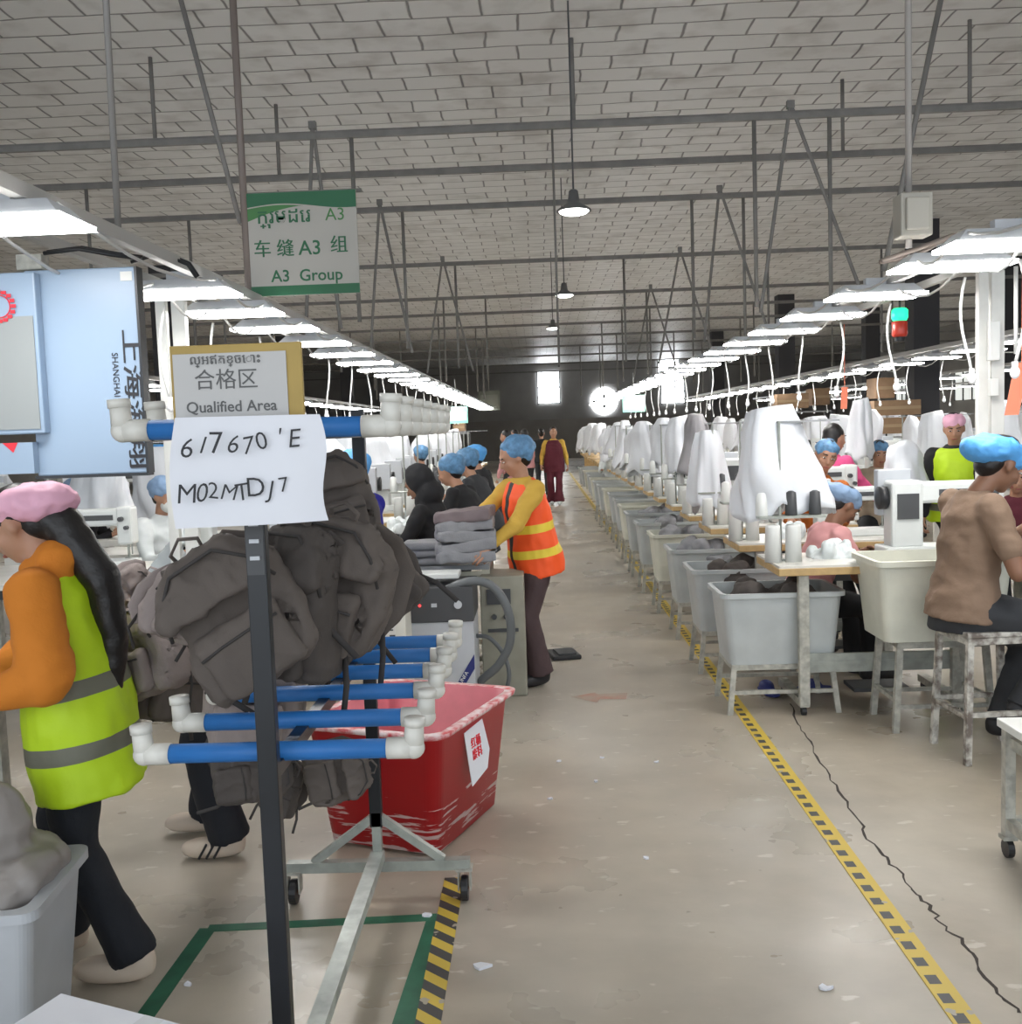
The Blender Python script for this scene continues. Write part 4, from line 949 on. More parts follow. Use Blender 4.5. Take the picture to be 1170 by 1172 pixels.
def person(label, loc, rz=0, H=1.58, pel=None, lean=5, side=0, twist=0, head=(0, 0), hl=None, hr=None, fl_=None, fr_=None, skin=None, shirt=None, sleeve='long',
           pants=None, flare=0, vest=None, vband=None, cap=None, hair='short', vox=.013, group=None, shoes=M_shoe, vlen=-.12, slen=-.1, mask=False, eyes=True, curl=25, legs=True, knee=(0, 1, .1), stripes=False, open_front=False, name='person', headoff=(0, 0, 0), parts_only=None):
    s = H / 1.6; skin = skin or M_skin
    t = thing(name, label, 'person', (loc[0], loc[1], 0), rz, group)
    W = t.matrix_basis.inverted() if False else (Mx.Translation((loc[0], loc[1], 0)) @ Mx.Rotation(rz, 4, 'Z')).inverted()
    pz = pel if pel is not None else .88 * s
    sitting = pel is not None
    for ft in (fl_, fr_):
        if ft is not None:
            q_ = W @ V(ft); hz = math.hypot(q_.x, q_.y) * .9; pz = min(pz, q_.z + math.sqrt(max((.775 * s) ** 2 - hz ** 2, .1)) + .03)
    T = Mx.Translation((0, 0, pz)) @ Mx.Rotation(R(twist), 4, 'Z') @ Mx.Rotation(R(side), 4, 'Y') @ Mx.Rotation(-R(lean), 4, 'X') @ Mx.Diagonal((s, s, s, 1))
    Hd = T @ Mx.Translation((headoff[0], .03 + headoff[1], .615 + headoff[2])) @ Mx.Rotation(R(head[0]), 4, 'Z') @ Mx.Rotation(-R(head[1]) + R(lean) * .0, 4, 'X')
    b = MB(); ex = MB(); ck = .80 if shirt else 1; lk = .80 if pants else 1; uk = .84 if (shirt and sleeve != 'short') else .93
    b.ell((0, 0, 0), (.15 * lk, .105 * lk, .12 * lk), M=T); b.ell((0, 0, .14), (.118 * ck, .085 * ck, .14), M=T); b.ell((0, .005, .31), (.14 * ck, .098 * ck, .15), M=T)
    b.cap((-.14, 0, .41), (.14, 0, .41), .05 * ck, .05 * ck, M=T); b.cap((0, -.005, .43), Hd.inverted() and (T.inverted() @ (Hd @ V((0, -.015, -.05)))), .052, .048, M=T)
    b.ell((0, -.012, .03), (.074, .090, .083), M=Hd); b.ell((0, .012, -.035), (.060, .072, .070), M=Hd); b.ell((0, .05, -.088), (.026, .024, .020), M=Hd)
    b.cap((0, .084, .005), (0, .098, -.028), .009, .014, M=Hd); b.cap((-.032, .070, .030), (.032, .070, .030), .013, .013, M=Hd); b.ell((0, .076, -.062), (.024, .012, .010), M=Hd)
    for q in (-1, 1): b.ell((q * .076, -.012, -.008), (.011, .019, .030), M=Hd); b.ell((q * .038, .055, -.025), (.022, .022, .024), M=Hd)
    A = []
    for q, hd in ((-1, hl), (1, hr)):
        S = T @ V((q * .165, 0, .41)); 
        if hd is None: tgt = S + V((q * .05, .12, -.50 * s))
        else: tgt = W @ V(hd)
        E, Wr = ik(S, tgt, .275 * s, .235 * s, V((q * .4, -.9, -.8))); A.append((S, E, Wr, q))
        b.cap(S, E, .048 * s * uk, .040 * s * (uk if sleeve != 'short' else 1)); b.cap(E, Wr, .038 * s, .024 * s)
        if vox < .022: add_hand(b, ex, Wr, (Wr - E), V((-q * .8, .1, -.6)), -q if False else 1, s, curl)
        else: b.ell(Wr + (Wr - E).normalized() * .07 * s, .035 * s)
    LG = []
    for q, ft in ((-1, fl_), (1, fr_)):
        Hp = T @ V((q * .085, 0, -.03)); 
        if ft is None: An = V((q * .10, (.36 if sitting else .0), .085))
        else: An = W @ V(ft)
        K, An = ik(Hp, An, .40 * s, .385 * s, V((q * .12 + knee[0], knee[1], knee[2]))); LG.append((Hp, K, An, q))
        b.cap(Hp, K, .075 * s * lk, .052 * s * lk); b.cap(K, An, .050 * s, .036 * s); b.ell(An + V((0, .05, -.045)), (.038, .10, .03))
    b.blob('body', skin, t, vox=vox, smooth=3, extra=ex)
    # head parts
    if eyes and vox < .022:
        for q in (-1, 1):
            e = MB(); e.ell((q * .030, .0785, .004), (.0125, .009, .0042), 0, Hd, n=10, k=7); e.ell((q * .030, .0850, .004), (.0075, .004, .0048), 1, Hd, n=8, k=6); e.build('eye', [M_eyew, M_eye], t, smooth=True)
            e = MB(); e.cap((q * .016, .084, .026), (q * .044, .076, .029), .004, .003, 0, Hd); e.build('eyebrow', M_hair, t, smooth=True)
        if not mask: MB().ell((0, .0835, -.0615), (.022, .008, .007), 0, Hd, n=10, k=7).build('mouth', M_lip, t, smooth=True)
    if mask:
        MB().ell((0, .05, -.045), (.062, .055, .052), 0, Hd).blob('face_mask', M_wplas, t, vox=.008, smooth=2)
    if hair:
        hb = MB(); hb.ell((0, -.026, .040), (.081, .092, .085), M=Hd); hb.ell((0, -.06, -.01), (.070, .055, .08), M=Hd)
        if hair == 'pony':
            pts = [Hd @ V((0, -.07, .0)), Hd @ V((0.0, -.12, -.06)), T @ V((-.02, -.15, .40)), T @ V((-.02, -.155, .22)), T @ V((-.02, -.13, .06)), T @ V((-.01, -.12, -.05))]
            for (p, q, r0, r1) in zip(pts[:-1], pts[1:], (.062, .060, .055, .045, .03), (.060, .055, .045, .03, .012)): hb.cap(p, q, r0, r1)
        if hair == 'bun': hb.ell((0, -.13, .03), .045, M=Hd)
        hb.blob('hair', M_hair, t, vox=max(.010, vox * .8), smooth=2, amp=.004, freq=25)
    if cap:
        cb = MB(); cm_, style = cap
        if style == 'puff': cb.ell((0, -.040, .058), (.102, .120, .088), M=Hd @ Mx.Rotation(R(14), 4, 'X')); cb.ell((0, -.075, .01), (.085, .07, .08), M=Hd)
        elif style == 'flat': cb.ell((0, -.055, .062), (.108, .150, .068), M=Hd @ Mx.Rotation(R(24), 4, 'X')); cb.ell((0, -.015, .045), (.090, .100, .06), M=Hd)
        elif style == 'hood': cb.ell((0, -.035, .02), (.10, .105, .125), M=Hd); cb.ell((0, -.05, -.10), (.11, .10, .10), M=Hd); cb.cap((0, -.03, .40), (0, 0, .5), .10, .08, M=T)
        elif style == 'band': cb.ell((0, -.022, .050), (.088, .100, .070), M=Hd)
        cb.blob('cap', cm_, t, vox=max(.009, vox * .8), smooth=3, amp=.010 if style != 'hood' else .006, freq=20, seed=len(label))
    # clothes
    if shirt:
        sl_ = max(slen, -.07) if sitting else (max(slen, vlen + .06) if vest and slen > -.21 else slen)
        c = MB(); c.loft([(sl_, .178 if vest else .188, .138 if vest else .148, 0, -.008), (-.0, .182, .142, 0, -.004), (.12, .156, .120, 0, 0), (.28, .162, .118, 0, .004), (.37, .168, .108, 0, 0), (.425, .150, .080, 0, 0), (.465, .085, .066, 0, 0), (.485, .062, .060, 0, .005)], M=T)
        for (S, E, Wr, q) in A:
            c.cap(S - V((q * .03, 0, 0)), S, .06 * s, .066 * s)
            if sleeve == 'long': c.cap(S, E, .065 * s, .053 * s); c.cap(E, E.lerp(Wr, .92), .053 * s, .036 * s)
            elif sleeve == 'puff': c.cap(S, E, .078 * s, .082 * s); c.cap(E, E.lerp(Wr, .9), .080 * s, .045 * s)
            else: c.cap(S, S.lerp(E, .62), .066 * s, .060 * s)
        if sleeve == 'puff': c.cap((-.04, -.03, .475), (.04, -.03, .475), .072, .072, M=T); c.ell((0, .02, .46), (.085, .09, .05), M=T)
        c.blob('shirt', shirt, t, vox=vox, smooth=4, amp=.012, freq=9, aniso=(1, 1, 1.4), seed=len(label) * .37)
    if vest:
        Ti = T.inverted(); c = MB(); L_ = vlen
        c.loft([(L_, .225, .168, 0, -.005), (-.02, .215, .168, 0, -.004), (.12, .192, .152, 0, 0), (.28, .186, .142, 0, .004), (.37, .176, .126, 0, 0), (.43, .150, .092, 0, 0), (.462, .10, .078, 0, 0)], M=T)
        zs = (.0, .16) if L_ > -.22 else (-.10, .09)
        o = c.blob('vest', vest_mat(vest, vband or M_gband, zs, .027, open_front), t, vox=min(vox, .011), smooth=3, amp=.012, freq=8, seed=2)
        at_ = o.data.attributes.new('torso', 'FLOAT_VECTOR', 'POINT')
        for k, v in enumerate(o.data.vertices): at_.data[k].vector = Ti @ v.co
    if pants and legs:
        c = MB(); c.loft([(-.13, .165, .125, 0, 0), (-.02, .168, .125, 0, 0), (.06, .155, .115, 0, 0), (.08, .14, .10, 0, 0)], M=T)
        for (Hp, K, An, q) in LG: c.cap(Hp, K, .100 * s, .070 * s); c.ell(Hp, .105 * s); c.tube([K, K.lerp(An, .5), K.lerp(An, 1.04)], [.068 * s, (.064 + flare * .3) * s, (.062 + flare) * s], 14); c.ell(K, .068 * s)
        c.blob('trousers', pants, t, vox=vox, smooth=4, amp=.010, freq=8, aniso=(1, 1, .7), seed=5)
    if legs:
        for (Hp, K, An, q) in LG:
            c = MB(); c.ell(An + V((0, .055, -.045)), (.046, .125, .038), e=.8); c.ell(An + V((0, -.02, -.02)), (.042, .05, .05)); so = c.blob('shoe', shoes, t, vox=.012, smooth=2)
            if stripes:
                g = MB()
                for k in range(3): g.bar(An + V((q * .047, .045 + .028 * k, -.07)), An + V((q * .040, .015 + .028 * k, -.018)), .010, .008)
                g.build('shoe_stripes', M_blackp, so)
    return t

def atl(px, py, Y): return tuple(at(px, py, Y))
# foreground woman in orange hoodie and lime vest, facing left
person('woman in orange hoodie, lime reflective vest and pink cap bending over', (-1.375, 2.92), R(92), 1.47, lean=6, head=(0, 24), headoff=(0, .06, -.01), hl=(-1.56, 2.70, .89), hr=(-1.74, 3.10, .88), fr_=(-1.52, 3.04, .085), fl_=(-1.24, 2.86, .085),
       shirt=M_orange, sleeve='puff', pants=M_pants, flare=.012, vest=M_lime, cap=(M_capp, 'flat'), hair='pony', vox=.011, vlen=-.26, slen=-.2, shoes=M_shoec)
# woman in orange vest carrying fabric
p = at(605, 640, 6.25)
person('woman in orange vest and mustard sleeves carrying folded grey fabric', (p.x + .03, 6.3), R(122), 1.52, lean=9, head=(-16, 14), hl=atl(560, 626, 5.92), hr=atl(503, 628, 6.16), fr_=(p.x - .06, 6.46, .085), fl_=(p.x + .05, 6.2, .085),
       shirt=M_mustard, pants=M_brp, flare=.03, vest=M_orhv, vband=M_yband, cap=(M_capbt, 'puff'), hair='short', vox=.011, vlen=-.16, open_front=True, curl=18)
# stack of fabric she carries
for k in range(5):
    p = at(536, 635 - k * 11.5, 6.0); r = random.Random(k)
    m = MB().box((0, 0, 0), (.33 - .01 * k, .25, .066)); m.ell((-.16, 0, 0), (.03, .12, .034), e=.5)
    o = m.blob('folded_fabric', M_greyf if k < 4 else mat('mauve_fabric', (.19, .15, .155), .85, var=.1), vox=.010, smooth=1, amp=.016, freq=9, seed=k)
    o.location = p; o.rotation_euler = (0, R(-3 + r.uniform(-3, 3)), r.uniform(-.15, .15)); tag(o, 'folded grey fabric piece carried by the orange-vest woman, %s from the bottom' % ['lowest', 'second', 'middle', 'fourth', 'mauve top one'][k], 'fabric', 'carried fabric stack')
o['label'] = 'mauve folded fabric on top of the stack carried by the woman'
# maroon woman walking
p = fl(636, 577)
person('woman in maroon dungarees and mustard sleeves walking down the aisle', (p.x, p.y), PI, 1.60, lean=0, hl=(p.x + .27, p.y - .05, .80), hr=(p.x - .27, p.y - .1, .82), shirt=M_mustard, pants=M_maroon, flare=.05, vest=M_maroon, vband=M_maroon, hair='short', vox=.018, eyes=False, vlen=-.2, shoes=M_whites, fr_=(p.x - .07, p.y - .05, .085), fl_=(p.x + .08, p.y - .22, .085))
# seated man in brown
person('man in brown t-shirt and blue cap seated on a chipped metal stool', (1.95, 4.74), R(-84), 1.72, pel=.71, lean=5, headoff=(0, .085, -.02), head=(6, 26), hl=(2.27, 4.84, 1.03), hr=(2.24, 4.56, 1.04), fr_=(2.16, 4.62, .25), fl_=(2.16, 4.84, .12),
       skin=M_skind, shirt=M_tee, sleeve='short', pants=M_grp, cap=(M_capb, 'flat'), hair='short', vox=.011, slen=-.13, curl=45)
# orange-shirt woman behind the stand, facing camera
p = at(897, 560, 6.75)
def seated(label, px, py, Y, rz, seat=None, **k):
    """seated person whose head lies at the pixel on plane Y"""
    h = at(px, py, Y); H = k.pop('H', 1.56); s = H / 1.6; lean = k.get('lean', 14)
    drop = (.615 * math.cos(R(lean)) + .01) * s; fwd = (.615 * math.sin(R(lean)) + .03) * s
    pel = h.z - drop; f = V((-math.sin(rz), math.cos(rz)))
    sx = 0
    pz = pel; sd_ = .615 * s * math.sin(R(k.get('side', 0))); fl0 = (h.x - f.x * fwd - f.y * sd_, h.y - f.y * fwd + f.x * sd_)
    hands = {}
    if 'hl' not in k:
        for nm, q in (('hl', -1), ('hr', 1)):
            r_ = V((f.y, -f.x)) * q * .16; c = V(fl0) + f * .42 + r_; hands[nm] = (c.x, c.y, min(.90, pel + .2))
    k.update(hands); k.setdefault('vox', .017)
    return person(label, fl0, rz, H, pel=pz, **k)
seated('woman with blue cap in rust orange shirt facing the camera behind thread stand', 946, 517, 7.21, R(176), lean=8, side=-14, head=(4, 4), shirt=M_orange2, cap=(M_capbt, 'band'), hair='short', vox=.012, pants=M_blk)
seated('worker in pink t-shirt and greyish blue cap bent toward the machine', 968, 575, 6.15, R(-80), lean=24, H=1.5, head=(0, 20), shirt=M_pinks, sleeve='short', cap=(M_capgb, 'flat'), hair='short', skin=M_skind, pants=M_blk, vox=.013)
seated('worker with dark hair in hot pink shirt behind the white covers', 956, 500, 8.27, R(-60), lean=6, shirt=M_hotpk, hair='short', pants=M_blk)
seated('woman with pale blue cap resting low behind a machine, facing camera', 1007, 517, 9.33, R(175), lean=12, shirt=mat('beige_shirt', (.45, .36, .27), .85), cap=(M_capbt, 'band'), pants=M_blk)
p = at(1106, 492, 7.9); person('woman in lime vest with pink headband standing behind the seated man', (p.x, 8.1), R(150), 1.58, pel=.86, lean=4, head=(10, 12), shirt=M_blk, vest=M_lime, cap=(M_capp, 'band'), hair='short', vox=.015, pants=M_blk, fl_=(p.x, 8.0, .085), fr_=(p.x + .15, 8.0, .085))
seated('worker in maroon shirt partly hidden behind the seated man', 1165, 545, 7.4, R(160), lean=10, shirt=M_maroon, cap=(M_capgb, 'puff'), pants=M_blk)
seated('worker with dark hair glimpsed between white covers, right line', 822, 522, 10.39, R(-60), lean=8, shirt=mat('sky_shirt', (.25, .40, .65), .85), hair='short', pants=M_blk)
# left side people
seated('masked woman in white v-neck shirt with blue cap at the left table', 190, 566, 6.9, R(-125), lean=10, head=(0, 14), shirt=M_whites, cap=(M_capgb, 'puff'), mask=True, vox=.013, pants=M_blk)
seated('woman in light blue cap seated behind the masked woman', 186, 524, 8.9, R(-110), lean=6, shirt=M_pinks, cap=(M_capb, 'puff'), pants=M_blk)
seated('worker in royal blue shirt and blue cap behind the hanging bags', 398, 538, 5.95, R(60), lean=10, shirt=M_royal, cap=(M_capb, 'puff'), vox=.015, pants=M_blk)
seated('person in black hooded top working at the white machine', 478, 552, 7.0, R(75), lean=12, head=(0, 18), shirt=M_blk, cap=(M_blk, 'hood'), hair=None, skin=M_skind, vox=.013, pants=M_blk)
seated('worker in blue cap bent forward, first beyond the black hood', 513, 537, 8.0, R(70), lean=22, shirt=M_blk, cap=(M_capbt, 'puff'), pants=M_blk)
seated('worker in blue cap bent forward, second beyond the black hood', 531, 528, 9.1, R(70), lean=20, shirt=M_grp, cap=(M_capbt, 'puff'), pants=M_blk)
seated('worker in pale blue cap near the orange-vest woman, third beyond the hood', 541, 522, 10.7, R(70), lean=14, shirt=M_blk, cap=(M_capb, 'puff'), pants=M_blk)
seated('worker in black with head bowed behind the left tables', 112, 560, 8.4, R(-90), lean=22, shirt=M_blk, hair='bun', pants=M_blk)
seated('worker in dark cap at far left behind the machines', 82, 562, 9.4, R(60), lean=14, shirt=M_blk, cap=(M_capgb, 'puff'), pants=M_blk)
for i, (px, py, Y, sh, hr_, rz) in enumerate([(584, 505, 17, M_pinks, 'short', 70), (602, 505, 21, M_pinks, 'short', 30), (620, 506, 24, M_blk, 'bun', 0), (592, 500, 25, M_whites, 'short', 80)]):
    p = at(px, py, Y); person(['person in pale pink standing at the far left tables', 'person in light pink standing farther by the aisle', 'person in black seen from behind at the far aisle', 'person in white standing at the far aisle end'][i], (p.x, Y), R(rz), 1.56, shirt=sh, hair=hr_, vox=.025, eyes=False, pants=M_grp)
for i, (px, py, Y) in enumerate([(700, 512, 19), (765, 520, 13.5), (1060, 500, 13.57), (900, 505, 14), (480, 520, 13)]):
    seated(['worker in far right line, blue cap just above the covers', 'worker with blue cap at the middle of the right line', 'worker with blue cap in the second right line', 'worker with blue cap behind the big white cover', 'worker in blue cap among white covers of the left line'][i], px, py, Y, R(170 if i < 4 else 40), lean=8, shirt=[M_whites, M_grp, M_pinks, M_hotpk, M_blk][i], cap=(M_capbt, 'puff'), vox=.024, eyes=False, pants=M_blk)
# person in black with sneakers behind the rack
person('person in black trousers and cream sneakers standing behind the hung bags', (fl(262, 978).x, fl(262, 978).y), R(95), 1.56, lean=78, stripes=True, shirt=M_blk, pants=M_pants, flare=.02, cap=None, hair='short', vox=.013, shoes=M_shoec, fl_=tuple(fl(262, 980) + V((0, 0, .085))), fr_=tuple(fl(240, 952) + V((0, 0, .085))), hl=(-1.85, 3.7, .5), hr=(-1.85, 3.95, .5), slen=-.12, head=(0, 30))

# ------------------------------------------------------------------ stools, benches
def stool(label, x, y, z, w, m, rz=0):
    t = thing('metal_stool', label, 'stool', (x, y, 0), rz, None); h = w / 2
    MB().box((0, 0, z - .012), (w + .02, w + .02, .024)).build('seat', m, t, bevel=.005)
    for sx in (-1, 1):
        for sy in (-1, 1): MB().bar((sx * h * 1.08, sy * h * 1.08, 0), (sx * h * .94, sy * h * .94, z - .02), .028).build('leg', m, t)
    q = MB()
    for s in (-1, 1): q.box((0, s * h * .97, z - .04), (w * .95, .024, .03)); q.box((s * h * .97, 0, z - .04), (.024, w * .95, .03))
    q.build('seat_frame', m, t); q = MB()
    for s in (-1, 1): q.box((0, s * h * 1.03, z * .38), (w, .022, .022)); q.box((s * h * 1.03, 0, z * .36), (.022, w, .022))
    q.build('stretcher', m, t); return t
stool('chipped white metal stool under the man in brown', 2.04, 4.72, .60, .31, M_chip, R(4))
p = fl(1160, 985)
t = thing('wheeled_bench', 'small white-topped wheeled bench cut by the right edge', 'bench', (1.905, 3.34, 0))
MB().box((0, 0, .485), (.62, .52, .03)).build('top', M_wplas, t, bevel=.004)
for sx in (-1, 1):
    for sy in (-1, 1):
        MB().bar((sx * .28, sy * .23, .08), (sx * .28, sy * .23, .47), .035).build('leg', M_frame, t)
        MB().lathe([(.033, -.011), (.033, .011)], 14, 0, Mx.Translation((sx * .28, sy * .23, .034)) @ Mx.Rotation(R(90), 4, 'Y')).box((sx * .28, sy * .23, .075), (.05, .045, .014), 1).build('caster', [M_blackp, M_frame], t)
m = MB()
for s in (-1, 1): m.box((0, s * .23, .13), (.58, .03, .035)); m.box((s * .28, 0, .13), (.03, .48, .035))
m.build('frame', M_frame, t)
m = MB().box((0, -.23, .42), (.56, .025, .04)).box((0, .23, .42), (.56, .025, .04)).box((-.27, 0, .42), (.025, .46, .04)).box((.27, 0, .42), (.025, .46, .04)); m.build('apron', M_frame, t)
# black pedal on floor by the aisle
q = fl(648, 751); t = thing('floor_pad', 'flat black pad lying on the aisle floor behind the woman', 'pad', (q.x - .02, q.y, 0), R(12))
MB().box((0, 0, .015), (.20, .26, .03)).build('plate', M_blackp, t, bevel=.008); MB().box((.01, 0, .034), (.12, .18, .008)).build('rubber_top', M_dgrey, t)
# slippers of the operator under the first table
for i, (px, py) in enumerate([(880, 795), (935, 792)]):
    q = fl(px, py); o = MB().ell((0, 0, .02), (.045, .12, .02), e=.8).ell((0, .03, .045), (.042, .06, .035)).blob('slipper', M_navy, vox=.008, smooth=2); o.location = (q.x, q.y, 0); o.rotation_euler = (0, 0, R(80 if i else 10)); tag(o, 'navy slipper on the floor under the first table, %s' % ('right one' if i else 'left one'), 'slipper')
# ------------------------------------------------------------------ left foreground stuff
p = fl(45, 1140)
t = thing('waste_bin', 'grey-white plastic bin with cloth and liner at the lower left', 'bin', (-1.49, 2.50, 0), R(6))
shell([R_(.17, .15, .03, .0), R_(.215, .19, .035, .44), R_(.235, .21, .04, .445), R_(.235, .21, .04, .47), R_(.2, .178, .035, .47), R_(.165, .145, .03, .03)], [0] * 6, True, True).build('bin_body', M_lgrey, t)
m = MB(); m.ell((0, 0, .475), (.225, .20, .08), e=.7); m.ell((-.02, .03, .58), (.17, .14, .16)); lin = m.blob('liner', M_greyf if False else mat('liner_plastic', (.34, .31, .29), .5, var=.2, vscale=4, bump=.5, bscale=14), t, vox=.012, smooth=4, amp=.035, freq=7)
# white table corner at the very bottom
cs = [fl(70, 1137, .45), fl(199, 1170, .45), fl(38, 1172, .45)]
cx = cs[0]
dx_ = (cs[1] - cs[0]).normalized(); dy_ = (cs[2] - cs[0]).normalized()
t = thing('packing_carton', 'white carton corner at the bottom left edge', 'carton', (cx.x, cx.y, 0))
u = dx_ * .5; v = V((dx_.y, -dx_.x, 0)) * .4
if v.dot(dy_) < 0: v = -v
m = MB(); q = [V((0, 0, 0)), u, u + v, v]; 
m.add([(*a.xy, .0) for a in q] + [(*a.xy, .45) for a in q], [(0, 1, 2, 3), (4, 5, 6, 7), (0, 1, 5, 4), (1, 2, 6, 5), (2, 3, 7, 6), (3, 0, 4, 7)]); m.build('box_body', M_paper, t)
MB().add([(*(a * 1.0).xy, .4505) for a in (u * .45, u * .55, u * .55 + v, u * .45 + v)], [(0, 1, 2, 3)]).build('tape', mat('tape_clear', (.62, .63, .66), .3), t)

# left big white table with machine (masked woman's table)
a = at(130, 655, 5.6); 
t = thing('long_table', 'long white-topped table at the left behind the bags', 'table', (-2.62, 6.0, 0))
MB().box((0, 0, .80), (1.9, .95, .03)).build('tabletop', M_top, t, bevel=.004)
MB().box((0, -.40, .755), (1.84, .02, .06)).box((0, .40, .755), (1.84, .02, .06)).build('apron', M_blackp, t)
for sx in (-1, 1):
    for sy in (-1, 1): MB().box((sx * .88, sy * .40, .36), (.05, .05, .72)).build('leg', M_frame, t)
dup(MC, (-2.95, 6.15, .815), R(0), 'white sewing machine on the long table, left of the masked woman', 'machines on the long table', (1.05,) * 3)
dup(MC, (-3.35, 5.85, .815), R(180), 'white sewing machine at the far left of the long table', 'machines on the long table', (1.05,) * 3)
# cone of grey fabric on table
m = MB(); m.add([(-.15, -.05, 0), (.17, -.08, 0), (.15, .12, 0), (-.1, .1, 0), (.03, .0, .22)], [(0, 1, 4), (1, 2, 4), (2, 3, 4), (3, 0, 4), (3, 2, 1, 0)])
o = m.blob('folded_cloth', mat('pale_grey_cloth', (.42, .45, .46), .8), vox=.01, smooth=2, amp=.006, freq=8); q = at(195, 635, 5.75); o.location = (q.x, 5.72, .82); tag(o, 'pale grey cloth folded to a peak on the long white table', 'cloth')
o = MB().box((0, 0, .015), (.12, .1, .03)).blob('leather_piece', mat('tan_piece', (.36, .2, .12), .7), vox=.008, smooth=1); q = at(140, 645, 5.7); o.location = (q.x, 5.68, .82); tag(o, 'small tan piece lying on the long white table', 'material')

# steam unit, white cabinet, table under the fabric
p0_ = at(470, 790, 5.55); p1_ = at(545, 790, 5.55)
t = thing('vacuum_unit', 'light grey control cabinet with black panel and grey hose', 'machine', ((p0_.x + p1_.x) / 2, 5.75, 0)); w = p1_.x - p0_.x
zt = at(505, 672, 5.55).z; zm = at(505, 712, 5.55).z
MB().box((0, 0, (.05 + zm) / 2), (w, .4, zm - .05)).build('cabinet', M_lgrey, t, bevel=.006)
MB().box((0, 0, .03), (w * .9, .38, .06)).build('plinth', M_blackp, t)
MB().box((0, -.005, (zm + zt) / 2), (w * 1.02, .42, zt - zm)).build('control_panel', M_dgrey, t, bevel=.006)
m = MB()
m.lathe([(.022, 0), (.022, .012)], 16, 0, Mx.Translation((w * .28, -.213, (zm + zt) / 2)) @ FRONT); m.box((-.03, -.218, (zm + zt) / 2), (.03, .01, .02)); m.build('gauge', M_lgrey, t)
MB().ell((-w * .3, -.218, (zm + zt) / 2), .008).build('indicator_light', mat('red_led', (1, .05, .05), .4, emit=2), t)
m = MB(); zz = .07; m.add([(w * .5 - .17, -.203, .08), (w * .5 - .12, -.203, .08), (w * .5 - .002, -.203, .27), (w * .5 - .002, -.203, .35)], [(0, 1, 2, 3)]); m.build('navy_stripe', M_navy, t)
text('SHUNFA', .03, t, Mx.Translation((w * .5 - .075, -.206, .205)) @ Mx.Rotation(R(-57), 4, 'Y') @ FRONT, M_wplas, ext=.0005)
# white clamp arm on top
zc = zt; MB().box((-.03, -.05, zc + .05), (w * .75, .18, .03)).box((-w * .3, -.05, zc + .02), (.05, .14, .06)).build('clamp_arm', M_mach, t, bevel=.006)
hp = [at(*q) for q in [(510, 675, 5.6), (540, 665, 5.55), (565, 672, 5.55), (582, 700, 5.55), (584, 735, 5.6), (570, 762, 5.65), (552, 778, 5.7), (548, 792, 5.75)]]
def smoothpath(P, k=6):
    out = []
    for i in range(len(P) - 1):
        p_1, p_2, p_3, p_4 = P[max(i - 1, 0)], P[i], P[i + 1], P[min(i + 2, len(P) - 1)]
        for j in range(k):
            u_ = j / k; out.append(.5 * ((2 * p_2) + (-p_1 + p_3) * u_ + (2 * p_1 - 5 * p_2 + 4 * p_3 - p_4) * u_ ** 2 + (-p_1 + 3 * p_2 - 3 * p_3 + p_4) * u_ ** 3))
    return out + [P[-1]]
L0 = t.location.copy()
MB().tube([q - L0 for q in smoothpath(hp)], .024, 10).build('hose', M_hose, t, smooth=True)
hp = [at(*q) for q in [(545, 728, 5.75), (560, 730, 5.72), (576, 748, 5.7), (583, 772, 5.7), (578, 795, 5.75)]]
MB().tube([q - L0 for q in smoothpath(hp)], .013, 8).build('hose', M_hose, t, smooth=True)
# cream cabinet left of it
p0_, p1_ = at(418, 800, 5.3), at(468, 800, 5.3); zt2 = at(440, 655, 5.3).z
t = thing('cream_cabinet', 'tall cream cabinet behind the right-hand hung bags', 'cabinet', ((p0_.x + p1_.x) / 2, 5.5, 0)); w = p1_.x - p0_.x
MB().box((0, 0, zt2 / 2), (w, .4, zt2)).build('cabinet_body', mat('cream_white', (.72, .70, .62), .4), t, bevel=.006)
m = MB()
m.box((w * .15, -.2015, zt2 * .5 + .07), (.05, .003, .2))
for k in range(6): m.box((w * .15 + .01 * (k % 2), -.203, zt2 * .5 + .03 * k), (.03, .004, .008), 1)
m.build('printed_label', [M_top, M_dgrey], t)
# ironing table frame in cream behind (under folded fabric)
a, b = at(468, 648, 6.05), at(560, 645, 6.05)
t = thing('work_table', 'cream framed work table beside the orange-vest woman', 'table', ((a.x + b.x) / 2, 6.35, 0)); w = b.x - a.x; zt3 = .76
MB().box((0, 0, zt3), (w, .55, .03)).build('tabletop', M_grey, t, bevel=.004)
m = MB()
for s in (-1, 1): m.box((s * (w / 2 - .02), -.25, zt3 / 2), (.04, .04, zt3 - .02)); m.box((s * (w / 2 - .02), .25, zt3 / 2), (.04, .04, zt3 - .02))
m.box((0, -.26, zt3 - .05), (w, .03, .05)); m.box((0, -.25, .2), (w, .03, .03)); m.box((0, .25, .2), (w, .03, .03)); m.box((w / 2 - .02, 0, .2), (.03, .5, .03)); m.build('frame', mat('cream_frame', (.56, .54, .44), .5, var=.15), t)
t2 = thing('control_cabinet', 'olive-cream metal cabinet with knobs behind the grey hose', 'cabinet', (at(572, 700, 6.0).x + .02, 6.12, 0))
MB().box((0, 0, .36), (.26, .34, .72)).build('cabinet_body', mat('olive_cream', (.30, .29, .23), .5, var=.15), t2, bevel=.008)
m = MB(); m.box((-.02, -.175, .60), (.14, .01, .09)).box((.0, -.175, .40), (.18, .008, .02))
for k in range(2): m.lathe([(.016, 0), (.014, .02)], 12, 0, Mx.Translation((-.05 + .07 * k, -.172, .48)) @ FRONT)
